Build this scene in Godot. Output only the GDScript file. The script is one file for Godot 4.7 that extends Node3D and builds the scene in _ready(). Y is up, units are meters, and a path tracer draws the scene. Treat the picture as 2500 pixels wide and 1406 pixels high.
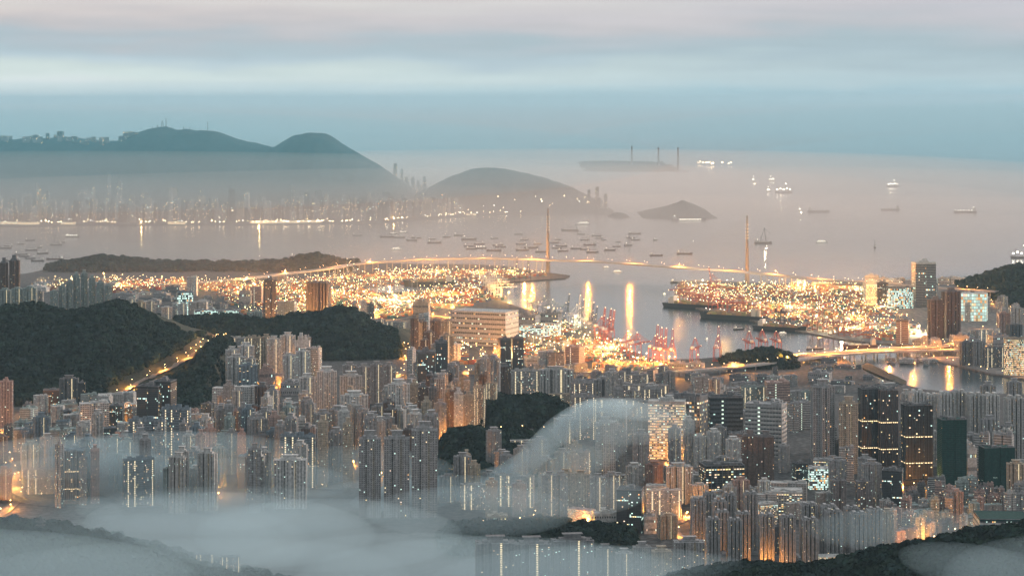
extends Node3D
# A misty dusk harbour city seen from a mountain top. Pixel coordinates in the tables are those of a 2500 x 1406 survey picture:
# on_ground() and in_air() turn them into real places in metres (camera level at 800 m, focal length 5415 px, horizon at row 240).
const FOCAL := 5415.0
const EYE := 800.0
const HORIZON := 240.0
const GROUND := 4.0

var rng := RandomNumberGenerator.new()
var used_names := {}
var hills := []           # each: {x0, x1, z0, z1, nx, nz, h}
var mats := {}
var protos := {}
var landmarks := []       # [name phrase, position]
var unlabelled := []      # things that get their label from what they look like and the landmark beside them
var occupied := []        # footprints as [x, z, r]
var noise := FastNoiseLite.new()

class MeshBuilder:
	var v := PackedVector3Array()
	var n := PackedVector3Array()
	var c := PackedColorArray()
	var i := PackedInt32Array()
	var tint := Color.WHITE
	func quad(p0: Vector3, p1: Vector3, p2: Vector3, p3: Vector3) -> void:   # counter-clockwise as seen from outside
		var nn := (p1 - p0).cross(p3 - p0).normalized()
		var k := v.size()
		v.append(p0); v.append(p1); v.append(p2); v.append(p3)
		n.append(nn); n.append(nn); n.append(nn); n.append(nn)
		c.append(tint); c.append(tint); c.append(tint); c.append(tint)
		i.append(k); i.append(k + 2); i.append(k + 1); i.append(k); i.append(k + 3); i.append(k + 2)
	func tri(p0: Vector3, p1: Vector3, p2: Vector3) -> void:
		var nn := (p1 - p0).cross(p2 - p0).normalized()
		var k := v.size()
		v.append(p0); v.append(p1); v.append(p2)
		n.append(nn); n.append(nn); n.append(nn)
		c.append(tint); c.append(tint); c.append(tint)
		i.append(k); i.append(k + 2); i.append(k + 1)
	func box(at: Vector3, size: Vector3, bottom := false) -> void:           # at = centre of the base
		var a := at - Vector3(size.x, 0, size.z) / 2
		var b := at + Vector3(size.x / 2, size.y, size.z / 2)
		quad(Vector3(a.x, a.y, b.z), Vector3(b.x, a.y, b.z), Vector3(b.x, b.y, b.z), Vector3(a.x, b.y, b.z))
		quad(Vector3(b.x, a.y, a.z), Vector3(a.x, a.y, a.z), Vector3(a.x, b.y, a.z), Vector3(b.x, b.y, a.z))
		quad(Vector3(b.x, a.y, b.z), Vector3(b.x, a.y, a.z), Vector3(b.x, b.y, a.z), Vector3(b.x, b.y, b.z))
		quad(Vector3(a.x, a.y, a.z), Vector3(a.x, a.y, b.z), Vector3(a.x, b.y, b.z), Vector3(a.x, b.y, a.z))
		quad(Vector3(a.x, b.y, b.z), Vector3(b.x, b.y, b.z), Vector3(b.x, b.y, a.z), Vector3(a.x, b.y, a.z))
		if bottom:
			quad(Vector3(a.x, a.y, a.z), Vector3(b.x, a.y, a.z), Vector3(b.x, a.y, b.z), Vector3(a.x, a.y, b.z))
	func bar(p: Vector3, q: Vector3, w: float, w2 := -1.0) -> void:           # a four-sided beam from p to q
		w2 = w if w2 < 0 else w2
		var d := (q - p).normalized()
		var s := d.cross(Vector3.UP if absf(d.y) < 0.9 else Vector3.RIGHT).normalized()
		var t := d.cross(s).normalized()
		var r := [s + t, t - s, -s - t, s - t]
		for k in 4:
			var a: Vector3 = r[k]
			var b: Vector3 = r[(k + 1) % 4]
			quad(p + b * w / 2, p + a * w / 2, q + a * w2 / 2, q + b * w2 / 2)
		quad(q + r[3] * w2 / 2, q + r[2] * w2 / 2, q + r[1] * w2 / 2, q + r[0] * w2 / 2)
	func lathe(at: Vector3, profile: PackedVector2Array, sides := 8) -> void:  # profile: (radius, height) from below upwards
		for k in sides:
			var a := TAU * k / sides
			var b := TAU * (k + 1) / sides
			for m in profile.size() - 1:
				var p := profile[m]
				var q := profile[m + 1]
				quad(at + Vector3(p.x * sin(a), p.y, p.x * cos(a)), at + Vector3(p.x * sin(b), p.y, p.x * cos(b)), at + Vector3(q.x * sin(b), q.y, q.x * cos(b)), at + Vector3(q.x * sin(a), q.y, q.x * cos(a)))
	func prism(outline: PackedVector2Array, y0: float, y1: float, cap := true) -> void:   # outline (x, z) counter-clockwise seen from above (x right, z down: turning right to front)
		for k in outline.size():
			var p := outline[k]
			var q := outline[(k + 1) % outline.size()]
			quad(Vector3(p.x, y0, p.y), Vector3(q.x, y0, q.y), Vector3(q.x, y1, q.y), Vector3(p.x, y1, p.y))
		if cap:
			var t := Geometry2D.triangulate_polygon(outline)
			for k in range(0, t.size(), 3):
				var a := outline[t[k]]
				var b := outline[t[k + 1]]
				var e := outline[t[k + 2]]
				var up := (Vector3(b.x, 0, b.y) - Vector3(a.x, 0, a.y)).cross(Vector3(e.x, 0, e.y) - Vector3(a.x, 0, a.y)).y > 0
				if up:
					tri(Vector3(a.x, y1, a.y), Vector3(b.x, y1, b.y), Vector3(e.x, y1, e.y))
				else:
					tri(Vector3(a.x, y1, a.y), Vector3(e.x, y1, e.y), Vector3(b.x, y1, b.y))
	func build() -> ArrayMesh:
		var m := ArrayMesh.new()
		if v.is_empty():
			return m
		var arrays := []
		arrays.resize(Mesh.ARRAY_MAX)
		arrays[Mesh.ARRAY_VERTEX] = v
		arrays[Mesh.ARRAY_NORMAL] = n
		arrays[Mesh.ARRAY_COLOR] = c
		arrays[Mesh.ARRAY_INDEX] = i
		m.add_surface_from_arrays(Mesh.PRIMITIVE_TRIANGLES, arrays)
		return m

func on_ground(px: float, py: float, h := GROUND) -> Vector3:
	var d := (EYE - h) * FOCAL / (py - HORIZON)
	return Vector3((px - 1250.0) * d / FOCAL, h, -d)

func in_air(px: float, py: float, d: float) -> Vector3:
	return Vector3((px - 1250.0) * d / FOCAL, EYE - (py - HORIZON) * d / FOCAL, -d)

func screen(p: Vector3) -> Vector2:
	return Vector2(1250.0 + p.x * FOCAL / -p.z, HORIZON + (EYE - p.y) * FOCAL / -p.z)

func numbered(called: String) -> String:
	var k: int = used_names.get(called, 0)
	used_names[called] = k + 1
	return called if k == 0 else "%s_%03d" % [called, k]

func thing(called: String, category: String, label := "", group := "", at := Vector3.ZERO, turn := 0.0) -> Node3D:
	var o := Node3D.new()
	o.name = numbered(called)
	add_child(o)
	o.position = at
	o.rotation.y = turn
	o.set_meta("category", category)
	if label: o.set_meta("label", label)
	if group: o.set_meta("group", group)
	return o

func part(called: String, mesh: Mesh, material: Material, parent: Node, stuff := false) -> MeshInstance3D:
	var o := MeshInstance3D.new()
	o.name = called
	o.mesh = mesh
	o.material_override = material
	if stuff: o.set_meta("kind", "stuff")
	parent.add_child(o, true)
	return o

func setting(called: String, mesh: Mesh, material: Material, label: String, kind := "structure") -> MeshInstance3D:
	var o := MeshInstance3D.new()
	o.name = numbered(called)
	o.mesh = mesh
	o.material_override = material
	o.set_meta("kind", kind)
	o.set_meta("label", label)
	add_child(o)
	return o

func copies(called: String, mesh: Mesh, material: Material, places: Array, label: String, colors := []) -> void:
	var mm := MultiMesh.new()
	mm.transform_format = MultiMesh.TRANSFORM_3D
	mm.use_colors = colors.size() > 0
	mm.mesh = mesh
	mm.instance_count = places.size()
	for k in places.size():
		mm.set_instance_transform(k, places[k])
		if colors.size(): mm.set_instance_color(k, colors[k])
	var o := MultiMeshInstance3D.new()
	o.name = numbered(called)
	o.multimesh = mm
	o.material_override = material
	o.set_meta("kind", "stuff")
	o.set_meta("label", label)
	add_child(o)

func paint(r: float, g: float, b: float, rough := 0.85, metal := 0.0) -> StandardMaterial3D:   # linear base colour, shared
	var key := "%.3f %.3f %.3f %.2f %.2f" % [r, g, b, rough, metal]
	if not mats.has(key):
		var m := StandardMaterial3D.new()
		m.albedo_color = Color(r, g, b).linear_to_srgb()
		m.roughness = rough
		m.metallic = metal
		m.metallic_specular = 0.3
		mats[key] = m
	return mats[key]

func weathered(r: float, g: float, b: float, amount := 0.25, size := 30.0) -> StandardMaterial3D:   # paint with streaks and stains
	var key := "w %.3f %.3f %.3f %.2f %.0f" % [r, g, b, amount, size]
	if not mats.has(key):
		var m := StandardMaterial3D.new()
		m.albedo_color = Color(r, g, b).linear_to_srgb()
		m.albedo_texture = stain_texture(amount)
		m.uv1_triplanar = true
		m.uv1_world_triplanar = true
		m.uv1_scale = Vector3.ONE / size
		m.roughness = 0.9
		m.metallic_specular = 0.25
		mats[key] = m
	return mats[key]

func stain_texture(amount: float) -> Texture2D:
	var key := "stain %.2f" % amount
	if not mats.has(key):
		var f := FastNoiseLite.new()
		f.seed = 5
		f.frequency = 0.02
		f.fractal_octaves = 5
		var t := NoiseTexture2D.new()
		t.width = 256
		t.height = 256
		t.seamless = true
		t.noise = f
		var ramp := Gradient.new()
		var lo := 1.0 - amount
		ramp.set_color(0, Color(lo, lo, lo))
		ramp.set_color(1, Color.WHITE)
		t.color_ramp = ramp
		mats[key] = t
	return mats[key]

func glow(r: float, g: float, b: float, strength: float) -> StandardMaterial3D:
	var key := "glow %.2f %.2f %.2f %.2f" % [r, g, b, strength]
	if not mats.has(key):
		var m := StandardMaterial3D.new()
		m.albedo_color = Color(0.2, 0.2, 0.2)
		m.emission_enabled = true
		m.emission = Color(r, g, b).linear_to_srgb()
		m.emission_energy_multiplier = strength
		mats[key] = m
	return mats[key]

func window_glow(strength: float) -> StandardMaterial3D:      # lit panes: each pane's lamp colour is its vertex colour
	var key := "panes %.2f" % strength
	if not mats.has(key):
		var m := StandardMaterial3D.new()
		m.shading_mode = BaseMaterial3D.SHADING_MODE_UNSHADED
		m.vertex_color_use_as_albedo = true
		m.albedo_color = Color(strength, strength, strength).linear_to_srgb()
		mats[key] = m
	return mats[key]

func _ready() -> void:
	rng.seed = 20
	noise.seed = 3
	noise.frequency = 1.0
	# ---- camera, sky, light, air
	var cam := Camera3D.new()
	cam.name = "camera"
	cam.projection = Camera3D.PROJECTION_FRUSTUM
	cam.near = 10.0
	cam.far = 900000.0
	cam.size = 1406.0 / FOCAL * cam.near
	cam.frustum_offset = Vector2(0, -(703.0 - HORIZON) / FOCAL * cam.near)
	cam.position = Vector3(0, EYE, 0)
	add_child(cam)
	var e := Environment.new()
	e.background_mode = Environment.BG_SKY
	e.sky = Sky.new()
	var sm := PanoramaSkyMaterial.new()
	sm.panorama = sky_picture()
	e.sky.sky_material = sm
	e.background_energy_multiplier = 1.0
	e.tonemap_mode = Environment.TONE_MAPPER_LINEAR
	e.tonemap_exposure = 1.0
	e.sdfgi_enabled = true
	e.ssao_enabled = true
	e.ssil_enabled = true
	e.fog_enabled = true
	e.fog_density = 0.00001
	e.fog_light_color = Color(0.58, 0.85, 0.99).linear_to_srgb()
	e.volumetric_fog_enabled = true
	e.volumetric_fog_density = 0.0
	var we := WorldEnvironment.new()
	we.name = "world_environment"
	we.environment = e
	add_child(we)
	var sun := DirectionalLight3D.new()
	sun.name = "dusk_glow"
	sun.light_energy = 1.5
	sun.light_angular_distance = 25.0
	sun.light_color = Color(1.0, 0.91, 0.85)
	sun.shadow_enabled = true
	sun.rotation_degrees = Vector3(-11, 122, 0)
	add_child(sun)
	# ---- the place
	build_setting()
	build_bridges()
	build_named_buildings()
	build_fill()
	build_skyline()
	build_port()
	build_ships()
	build_lamps()
	build_mist()
	write_labels()

func sky_picture() -> ImageTexture:
	var w := 1024
	var h := 2048
	var im := Image.create(w, h, false, Image.FORMAT_RGBF)
	var f := FastNoiseLite.new()
	f.seed = 11
	f.fractal_octaves = 4
	f.frequency = 1.0
	# what colour the air has at each height above the horizon (degrees), left and right
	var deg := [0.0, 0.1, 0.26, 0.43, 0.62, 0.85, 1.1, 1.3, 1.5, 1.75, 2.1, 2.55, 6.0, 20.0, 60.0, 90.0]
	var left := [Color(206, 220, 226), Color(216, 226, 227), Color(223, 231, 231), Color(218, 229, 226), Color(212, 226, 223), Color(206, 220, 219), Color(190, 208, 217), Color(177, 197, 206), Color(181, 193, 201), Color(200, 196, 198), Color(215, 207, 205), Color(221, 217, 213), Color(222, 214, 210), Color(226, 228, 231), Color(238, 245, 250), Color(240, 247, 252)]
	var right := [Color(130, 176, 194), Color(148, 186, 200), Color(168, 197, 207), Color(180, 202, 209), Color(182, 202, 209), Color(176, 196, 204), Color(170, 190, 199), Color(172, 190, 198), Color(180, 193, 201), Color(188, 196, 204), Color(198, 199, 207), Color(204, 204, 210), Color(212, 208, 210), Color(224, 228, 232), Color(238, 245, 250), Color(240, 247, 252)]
	for y in h:
		var el := 90.0 - (y + 0.5) * 180.0 / h
		var k := 0
		while k < deg.size() - 2 and deg[k + 1] < el:
			k += 1
		var t := clampf((el - deg[k]) / (deg[k + 1] - deg[k]), 0, 1)
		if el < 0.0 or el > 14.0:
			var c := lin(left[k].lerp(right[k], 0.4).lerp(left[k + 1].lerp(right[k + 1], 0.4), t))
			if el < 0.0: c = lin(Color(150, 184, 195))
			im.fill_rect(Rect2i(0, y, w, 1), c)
			continue
		for x in w:
			var az := (x + 0.5) / w * TAU
			var q := Vector3(cos(az) * 6.0, el * 1.6, sin(az) * 6.0)
			var wob := f.get_noise_3d(q.x * 1.3, q.y * 0.6, q.z * 1.3) * 0.6 * clampf(el * 1.5, 0.1, 1.0) + f.get_noise_3d(q.x * 3.0, el * 4.0, q.z * 3.0) * 0.16
			var e2 := clampf(el + wob, 0.0, 14.0)
			var m := 0
			while m < deg.size() - 2 and deg[m + 1] < e2:
				m += 1
			var s := clampf((e2 - deg[m]) / (deg[m + 1] - deg[m]), 0, 1)
			var share := clampf(0.5 + sin(az) * 2.3 + f.get_noise_3d(q.x * 0.7, el * 0.7 + 9.0, q.z * 0.7) * 0.35, 0, 1)
			var cl: Color = left[m].lerp(left[m + 1], s)
			var cr: Color = right[m].lerp(right[m + 1], s)
			var streak := 1.0 + f.get_noise_3d(q.x * 1.7 + 4.0, el * 9.0, q.z * 1.7) * 0.07
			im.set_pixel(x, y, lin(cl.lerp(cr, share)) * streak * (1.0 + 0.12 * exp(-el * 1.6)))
	im.resize(4096, h, Image.INTERPOLATE_BILINEAR)
	return ImageTexture.create_from_image(im)

func lin(c: Color) -> Color:
	return Color(c.r / 255.0, c.g / 255.0, c.b / 255.0).srgb_to_linear()

# ---------------------------------------------------------------- the setting
func points(text: String) -> Array:          # "x y, x y, ..." -> Vector2s
	var out := []
	for pair in text.split(","):
		var p := pair.strip_edges().split(" ", false)
		out.append(Vector2(float(p[0]), float(p[1])))
	return out

func land(called: String, label: String, shore: String, material: Material, h := GROUND) -> void:
	var outline := PackedVector2Array()
	for p in points(shore):
		var q := on_ground(p.x, p.y, h)
		outline.append(Vector2(q.x, q.z))
	var area := 0.0
	for k in outline.size():
		area += outline[k].cross(outline[(k + 1) % outline.size()])
	if area > 0:
		outline.reverse()
	var b := MeshBuilder.new()
	b.prism(outline, -6.0, h)
	setting(called, b.build(), material, label)

func hill(called: String, label: String, ridge_text: String, d_crest: float, d_front: float, d_back: float, material: Material, rough: float, nx := 60, nz := 36, shape := 1.3, base := 0.0) -> Dictionary:
	var ridge := []
	for p in points(ridge_text):
		ridge.append(Vector2((p.x - 1250.0) * d_crest / FOCAL, EYE - (p.y - HORIZON) * d_crest / FOCAL))
	var x0: float = ridge[0].x
	var x1: float = ridge[-1].x
	var hs := PackedFloat32Array()
	hs.resize((nx + 1) * (nz + 1))
	for ix in nx + 1:
		var x := lerpf(x0, x1, float(ix) / nx)
		var k := 0
		while k < ridge.size() - 2 and ridge[k + 1].x < x:
			k += 1
		var t := clampf((x - ridge[k].x) / maxf(ridge[k + 1].x - ridge[k].x, 0.01), 0, 1)
		var top := lerpf(ridge[k].y, ridge[k + 1].y, t)
		for iz in nz + 1:
			var d := lerpf(d_front, d_back, float(iz) / nz)
			var u := (d - d_front) / (d_crest - d_front) if d < d_crest else (d_back - d) / (d_back - d_crest)
			u = clampf(u, 0, 1)
			var prof := pow(sin(u * PI / 2), shape)
			var ns := noise.get_noise_2d(x / rough / 14.0, d / rough / 14.0) * rough + noise.get_noise_2d(x / rough / 4.0 + 50.0, d / rough / 4.0) * rough * 0.35
			ns -= absf(noise.get_noise_2d(x / rough / 9.0 + 20.0, d / rough / 24.0)) * rough * 1.3 - rough * 0.3
			hs[ix * (nz + 1) + iz] = base + (top - base) * prof + ns * minf(1.0, prof * 2.0) * (1.0 - 0.6 * u) - 4.0 * (1.0 - minf(1.0, u * 6.0))
	var b := MeshBuilder.new()
	var P := func(ix: int, iz: int) -> Vector3:
		return Vector3(lerpf(x0, x1, float(ix) / nx), hs[ix * (nz + 1) + iz], -lerpf(d_front, d_back, float(iz) / nz))
	for ix in nx + 1:
		for iz in nz + 1:
			b.v.append(P.call(ix, iz))
			var ex: Vector3 = P.call(mini(ix + 1, nx), iz) - P.call(maxi(ix - 1, 0), iz)
			var ez: Vector3 = P.call(ix, mini(iz + 1, nz)) - P.call(ix, maxi(iz - 1, 0))
			b.n.append(ex.cross(ez).normalized())
			b.c.append(Color.WHITE)
	for ix in nx:
		for iz in nz:
			var a := ix * (nz + 1) + iz
			b.i.append_array(PackedInt32Array([a, a + nz + 2, a + nz + 1, a, a + 1, a + nz + 2]))
	setting(called, b.build(), material, label)
	var hl := {"x0": x0, "x1": x1, "z0": d_front, "z1": d_back, "nx": nx, "nz": nz, "h": hs}
	hills.append(hl)
	return hl

func ground_height(x: float, z: float) -> float:
	var best := GROUND
	for q in hills:
		var fx: float = (x - q.x0) / (q.x1 - q.x0) * q.nx
		var fz: float = (-z - q.z0) / (q.z1 - q.z0) * q.nz
		if fx < 0 or fz < 0 or fx >= q.nx or fz >= q.nz:
			continue
		var a := int(fx) * (int(q.nz) + 1) + int(fz)
		var s: int = q.nz + 1
		var sx := fx - floorf(fx)
		var sz := fz - floorf(fz)
		best = maxf(best, lerpf(lerpf(q.h[a], q.h[a + 1], sz), lerpf(q.h[a + s], q.h[a + s + 1], sz), sx))
	return best

func tree_clump() -> ArrayMesh:               # a crown of leaf sprays about one metre across, drawn at tree size
	var b := MeshBuilder.new()
	var r := RandomNumberGenerator.new()
	r.seed = 77
	for k in 70:
		var d := Vector3(r.randf_range(-1, 1), r.randf_range(-0.5, 1), r.randf_range(-1, 1)).normalized()
		var at := d * r.randf_range(0.62, 1.05) * Vector3(1, 0.8, 1) + Vector3(0, 0.45, 0)
		var s := r.randf_range(0.18, 0.34)
		var u := d.cross(Vector3(r.randf() - 0.5, 1, r.randf() - 0.5)).normalized()
		var w := (d.cross(u) + d * r.randf_range(-0.5, 0.5)).normalized()
		var g := r.randf_range(0.6, 1.15)
		b.tint = Color(g, g, g * r.randf_range(0.8, 1.0))
		b.quad(at - u * s - w * s, at + u * s - w * s, at + u * s * 0.7 + w * s, at - u * s * 0.7 + w * s)
	b.tint = Color(0.5, 0.5, 0.45)
	b.lathe(Vector3.ZERO, PackedVector2Array([Vector2(0.5, -0.6), Vector2(0.72, 0.1), Vector2(0.6, 0.7), Vector2(0.05, 1.0)]), 6)
	return b.build()

func wood(label: String, q: Dictionary, spacing: float, size: float, keep: Callable) -> void:
	var places := []
	var colors := []
	var x: float = q.x0
	while x < q.x1:
		var d: float = q.z0
		while d < q.z1:
			var px := x + rng.randf_range(-0.5, 0.5) * spacing
			var pz := -d + rng.randf_range(-0.5, 0.5) * spacing
			d += spacing
			var y := ground_height(px, pz)
			if y < GROUND + 1.5 or not keep.call(px, pz):
				continue
			var s := size * (rng.randf_range(0.6, 1.2) if rng.randf() < 0.85 else rng.randf_range(1.3, 1.9))
			places.append(Transform3D(Basis(Vector3.UP, rng.randf() * TAU).scaled(Vector3(s, s * rng.randf_range(0.8, 1.25), s)), Vector3(px, y + s * 0.2, pz)))
			var g := rng.randf_range(0.75, 1.15) * (0.95 + 0.75 * noise.get_noise_2d(px / 70.0, pz / 70.0) + 0.4 * noise.get_noise_2d(px / 22.0 + 9.0, pz / 22.0))
			colors.append(Color(g * rng.randf_range(0.85, 1.1), g, g * rng.randf_range(0.8, 1.1)))
		x += spacing
	copies("woodland", protos.clump, mats.leaves, places, label, colors)

func build_setting() -> void:
	var water := StandardMaterial3D.new()
	water.albedo_color = Color(0.016, 0.034, 0.042).linear_to_srgb()
	water.roughness = 0.17
	water.metallic_specular = 0.5
	var wn := FastNoiseLite.new()
	wn.seed = 8
	wn.frequency = 0.03
	wn.fractal_octaves = 3
	var wt := NoiseTexture2D.new()
	wt.width = 512
	wt.height = 512
	wt.seamless = true
	wt.as_normal_map = true
	wt.bump_strength = 2.0
	wt.noise = wn
	water.normal_enabled = true
	water.normal_texture = wt
	water.normal_scale = 0.25
	water.uv1_triplanar = true
	water.uv1_world_triplanar = true
	water.uv1_scale = Vector3.ONE / 420.0
	mats.water = water
	var b := MeshBuilder.new()
	b.quad(Vector3(-160000, 0, 3000), Vector3(160000, 0, 3000), Vector3(160000, 0, -420000), Vector3(-160000, 0, -420000))
	setting("sea", b.build(), water, "grey calm sea that fills the harbour and runs to the hazy horizon")
	var leaf := StandardMaterial3D.new()
	leaf.albedo_color = Color(0.026, 0.041, 0.04).linear_to_srgb()
	leaf.vertex_color_use_as_albedo = true
	leaf.roughness = 1.0
	leaf.metallic_specular = 0.1
	mats.leaves = leaf
	protos.clump = tree_clump()
	var soil := weathered(0.05, 0.06, 0.045, 0.5, 60.0)
	var street := weathered(0.11, 0.11, 0.11, 0.5, 90.0)
	var quay := weathered(0.2, 0.19, 0.18, 0.45, 120.0)
	# land, from its shore as seen
	land("city_ground", "dark built-up ground of the mainland city below the mountain", "-2600 2200, 5200 2200, 5200 1010, 2500 962, 2330 958, 2255 950, 2205 938, 2150 925, 2085 890, 2060 872, 2010 868, 1935 866, 1895 860, 1700 876, 1600 878, 1555 862, 1480 815, 1410 795, 1345 768, 1275 752, 1225 735, 1178 693, 1380 679, 1392 672, 1330 664, 1240 650, 1150 645, 1000 644, 870 640, 820 636, 480 640, 300 638, 150 650, 60 668, -300 690, -2600 700", street)
	land("terminal_island", "paved island of the eastern container port with its long quay", "1655 688, 1662 742, 1745 762, 1855 786, 1950 808, 2060 828, 2150 838, 2290 846, 2420 852, 2400 868, 2250 872, 2330 890, 2420 912, 2500 925, 3300 960, 5200 980, 5200 672, 2600 676, 2440 682, 2290 684, 2100 688, 1900 692, 1700 684", quay)
	land("far_shore", "far island shore built up along the harbour front", "-2600 560, -300 556, 180 550, 560 549, 900 546, 1150 527, 1480 517, 1500 513, 1400 508, -2600 508", street)
	land("breakwater", "low grey breakwater lying in the harbour beyond the wooded island", "468 652, 640 643, 640 640, 468 645", quay, 5.0)
	land("river_pier", "wooded jetty that sticks out into the river", "2100 895, 2205 940, 2215 930, 2190 918, 2120 885", soil, 5.0)
	# hills
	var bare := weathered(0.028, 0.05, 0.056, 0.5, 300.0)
	var q := hill("hillside", "dark wooded hillside that fills the left of the picture", "-700 830, -300 780, -100 766, 0 765, 60 757, 110 772, 160 778, 230 760, 262 750, 300 762, 350 792, 400 818, 440 838, 478 858, 500 880, 520 930", 6330.0, 5700.0, 7500.0, soil, 9.0, 90, 50, 1.2)
	var road_free := func(x: float, z: float) -> bool: return not near_road(x, z, 12.0)
	roads_by_survey()
	wood("dense dark woodland on the left hillside below the pale towers", q, 9.0, 6.5, func(x, z): return -z < 6520.0 and road_free.call(x, z))
	q = hill("hillside", "small dark slope between the lit hillside road and the estate", "430 905, 455 880, 490 862, 520 838, 540 832, 552 850, 560 930, 600 960, 690 965, 730 975", 6250.0, 5650.0, 6800.0, soil, 6.0, 40, 40)
	wood("dark trees between the lit road and the white estate", q, 9.0, 6.0, road_free)
	q = hill("hillside", "dark wooded hill behind the white estate in the middle", "600 812, 640 796, 700 780, 745 778, 790 772, 820 760, 850 764, 870 776, 900 798, 935 812, 970 818, 1000 842, 1020 880", 7120.0, 6700.0, 7750.0, soil, 9.0, 60, 44, 1.1)
	wood("dark woodland on the hill behind the white estate", q, 9.5, 6.5, func(x, z): return -z < 7300.0 and road_free.call(x, z))
	q = hill("hillside", "low wooded rise behind the two white slim towers", "400 800, 430 782, 500 778, 560 778, 600 782, 640 790, 670 800", 7300.0, 7000.0, 7700.0, soil, 5.0, 40, 20)
	wood("dark woodland on the low rise behind the slim white towers", q, 10.0, 6.0, func(x, z): return true)
	q = hill("wooded_island", "long wooded headland between the port and the harbour", "40 672, 80 664, 130 650, 180 643, 225 634, 255 631, 290 634, 330 641, 380 648, 440 645, 480 651, 540 650, 600 648, 660 647, 700 642, 730 630, 755 626, 785 628, 805 636, 830 643, 870 646", 10400.0, 10080.0, 10700.0, soil, 7.0, 90, 24)
	wood("woodland on the headland between port and harbour", q, 15.0, 9.0, func(x, z): return true)
	q = hill("hillside", "dark wooded hillside at the right edge beyond the bright warehouse", "2395 720, 2412 700, 2440 680, 2470 664, 2500 657, 2560 650, 2640 660, 2800 700", 8900.0, 8150.0, 9600.0, soil, 9.0, 40, 36)
	wood("woodland on the hillside at the right edge", q, 13.0, 8.0, road_free)
	q = hill("knoll", "wooded knoll between the port cranes and the long flyover", "1735 900, 1770 882, 1800 872, 1850 862, 1890 860, 1920 868, 1945 884", 6650.0, 6480.0, 6850.0, soil, 4.0, 30, 16)
	wood("trees on the knoll beside the long flyover", q, 8.0, 6.0, road_free)
	q = hill("knoll", "wooded knoll above the lit curved street in the middle", "1120 1040, 1140 1030, 1158 1012, 1175 994, 1200 984, 1228 982, 1255 990, 1285 986, 1310 980, 1340 990, 1366 996, 1390 1012, 1412 1032", 5480.0, 5330.0, 5740.0, soil, 7.0, 50, 24, 1.2)
	wood("trees on the knoll above the lit street", q, 7.5, 7.5, road_free)
	q = hill("knoll", "wooded park slope below the lit street in the middle", "1030 1160, 1056 1128, 1080 1096, 1104 1072, 1140 1060, 1180 1066, 1220 1074, 1262 1066, 1300 1072, 1340 1080, 1372 1102, 1410 1140, 1440 1160", 4820.0, 4480.0, 5080.0, soil, 8.0, 50, 28, 1.25)
	wood("trees on the park slope below the lit street", q, 7.5, 7.5, road_free)
	q = hill("knoll", "wooded slope under the mist near the bottom", "900 1372, 1000 1330, 1150 1306, 1250 1308, 1330 1298, 1450 1302, 1560 1318, 1640 1352", 3990.0, 3800.0, 4200.0, soil, 4.0, 40, 20, 0.9)
	wood("trees on the slope under the mist", q, 6.5, 5.0, road_free)
	q = hill("hillside", "dark wooded foreground slope at the bottom right", "1560 1470, 1650 1425, 1740 1402, 1830 1392, 1950 1394, 2040 1388, 2110 1366, 2180 1350, 2260 1336, 2340 1318, 2420 1302, 2500 1290, 2600 1270, 2800 1250", 3250.0, 2500.0, 3420.0, soil, 7.0, 60, 40, 0.8)
	wood("dark trees on the foreground slope at the bottom right", q, 6.0, 5.0, func(x, z): return -z > 2900.0)
	q = hill("hillside", "dark slope almost lost in the mist at the bottom left", "-300 1300, 0 1288, 100 1302, 250 1336, 400 1380, 560 1440, 700 1500", 3300.0, 2600.0, 3650.0, soil, 7.0, 50, 30, 0.8)
	wood("dark trees on the slope lost in the mist at bottom left", q, 8.0, 5.5, func(x, z): return -z > 2900.0)
	# the far island and the hills beyond the harbour
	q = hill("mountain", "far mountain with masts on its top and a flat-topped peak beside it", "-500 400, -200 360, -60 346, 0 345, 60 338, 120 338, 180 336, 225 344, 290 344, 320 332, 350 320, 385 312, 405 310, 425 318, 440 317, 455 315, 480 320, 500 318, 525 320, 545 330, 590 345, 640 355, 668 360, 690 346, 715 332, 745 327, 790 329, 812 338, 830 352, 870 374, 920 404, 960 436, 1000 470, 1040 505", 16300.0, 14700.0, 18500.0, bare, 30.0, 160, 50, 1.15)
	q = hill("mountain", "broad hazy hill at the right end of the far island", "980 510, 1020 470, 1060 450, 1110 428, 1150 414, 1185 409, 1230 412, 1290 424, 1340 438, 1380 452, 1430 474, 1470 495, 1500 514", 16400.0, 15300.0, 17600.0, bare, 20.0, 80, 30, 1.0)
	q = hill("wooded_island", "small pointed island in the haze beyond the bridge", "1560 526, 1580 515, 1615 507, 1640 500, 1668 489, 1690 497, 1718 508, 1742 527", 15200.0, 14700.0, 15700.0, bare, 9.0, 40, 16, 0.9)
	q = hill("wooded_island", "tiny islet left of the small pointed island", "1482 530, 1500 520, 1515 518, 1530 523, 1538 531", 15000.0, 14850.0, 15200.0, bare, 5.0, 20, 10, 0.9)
	q = hill("wooded_island", "low far island under the three power station chimneys", "1350 418, 1420 406, 1480 401, 1540 402, 1600 405, 1650 407, 1690 412, 1720 420", 26000.0, 24000.0, 28500.0, bare, 16.0, 50, 20, 0.9)

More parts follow.
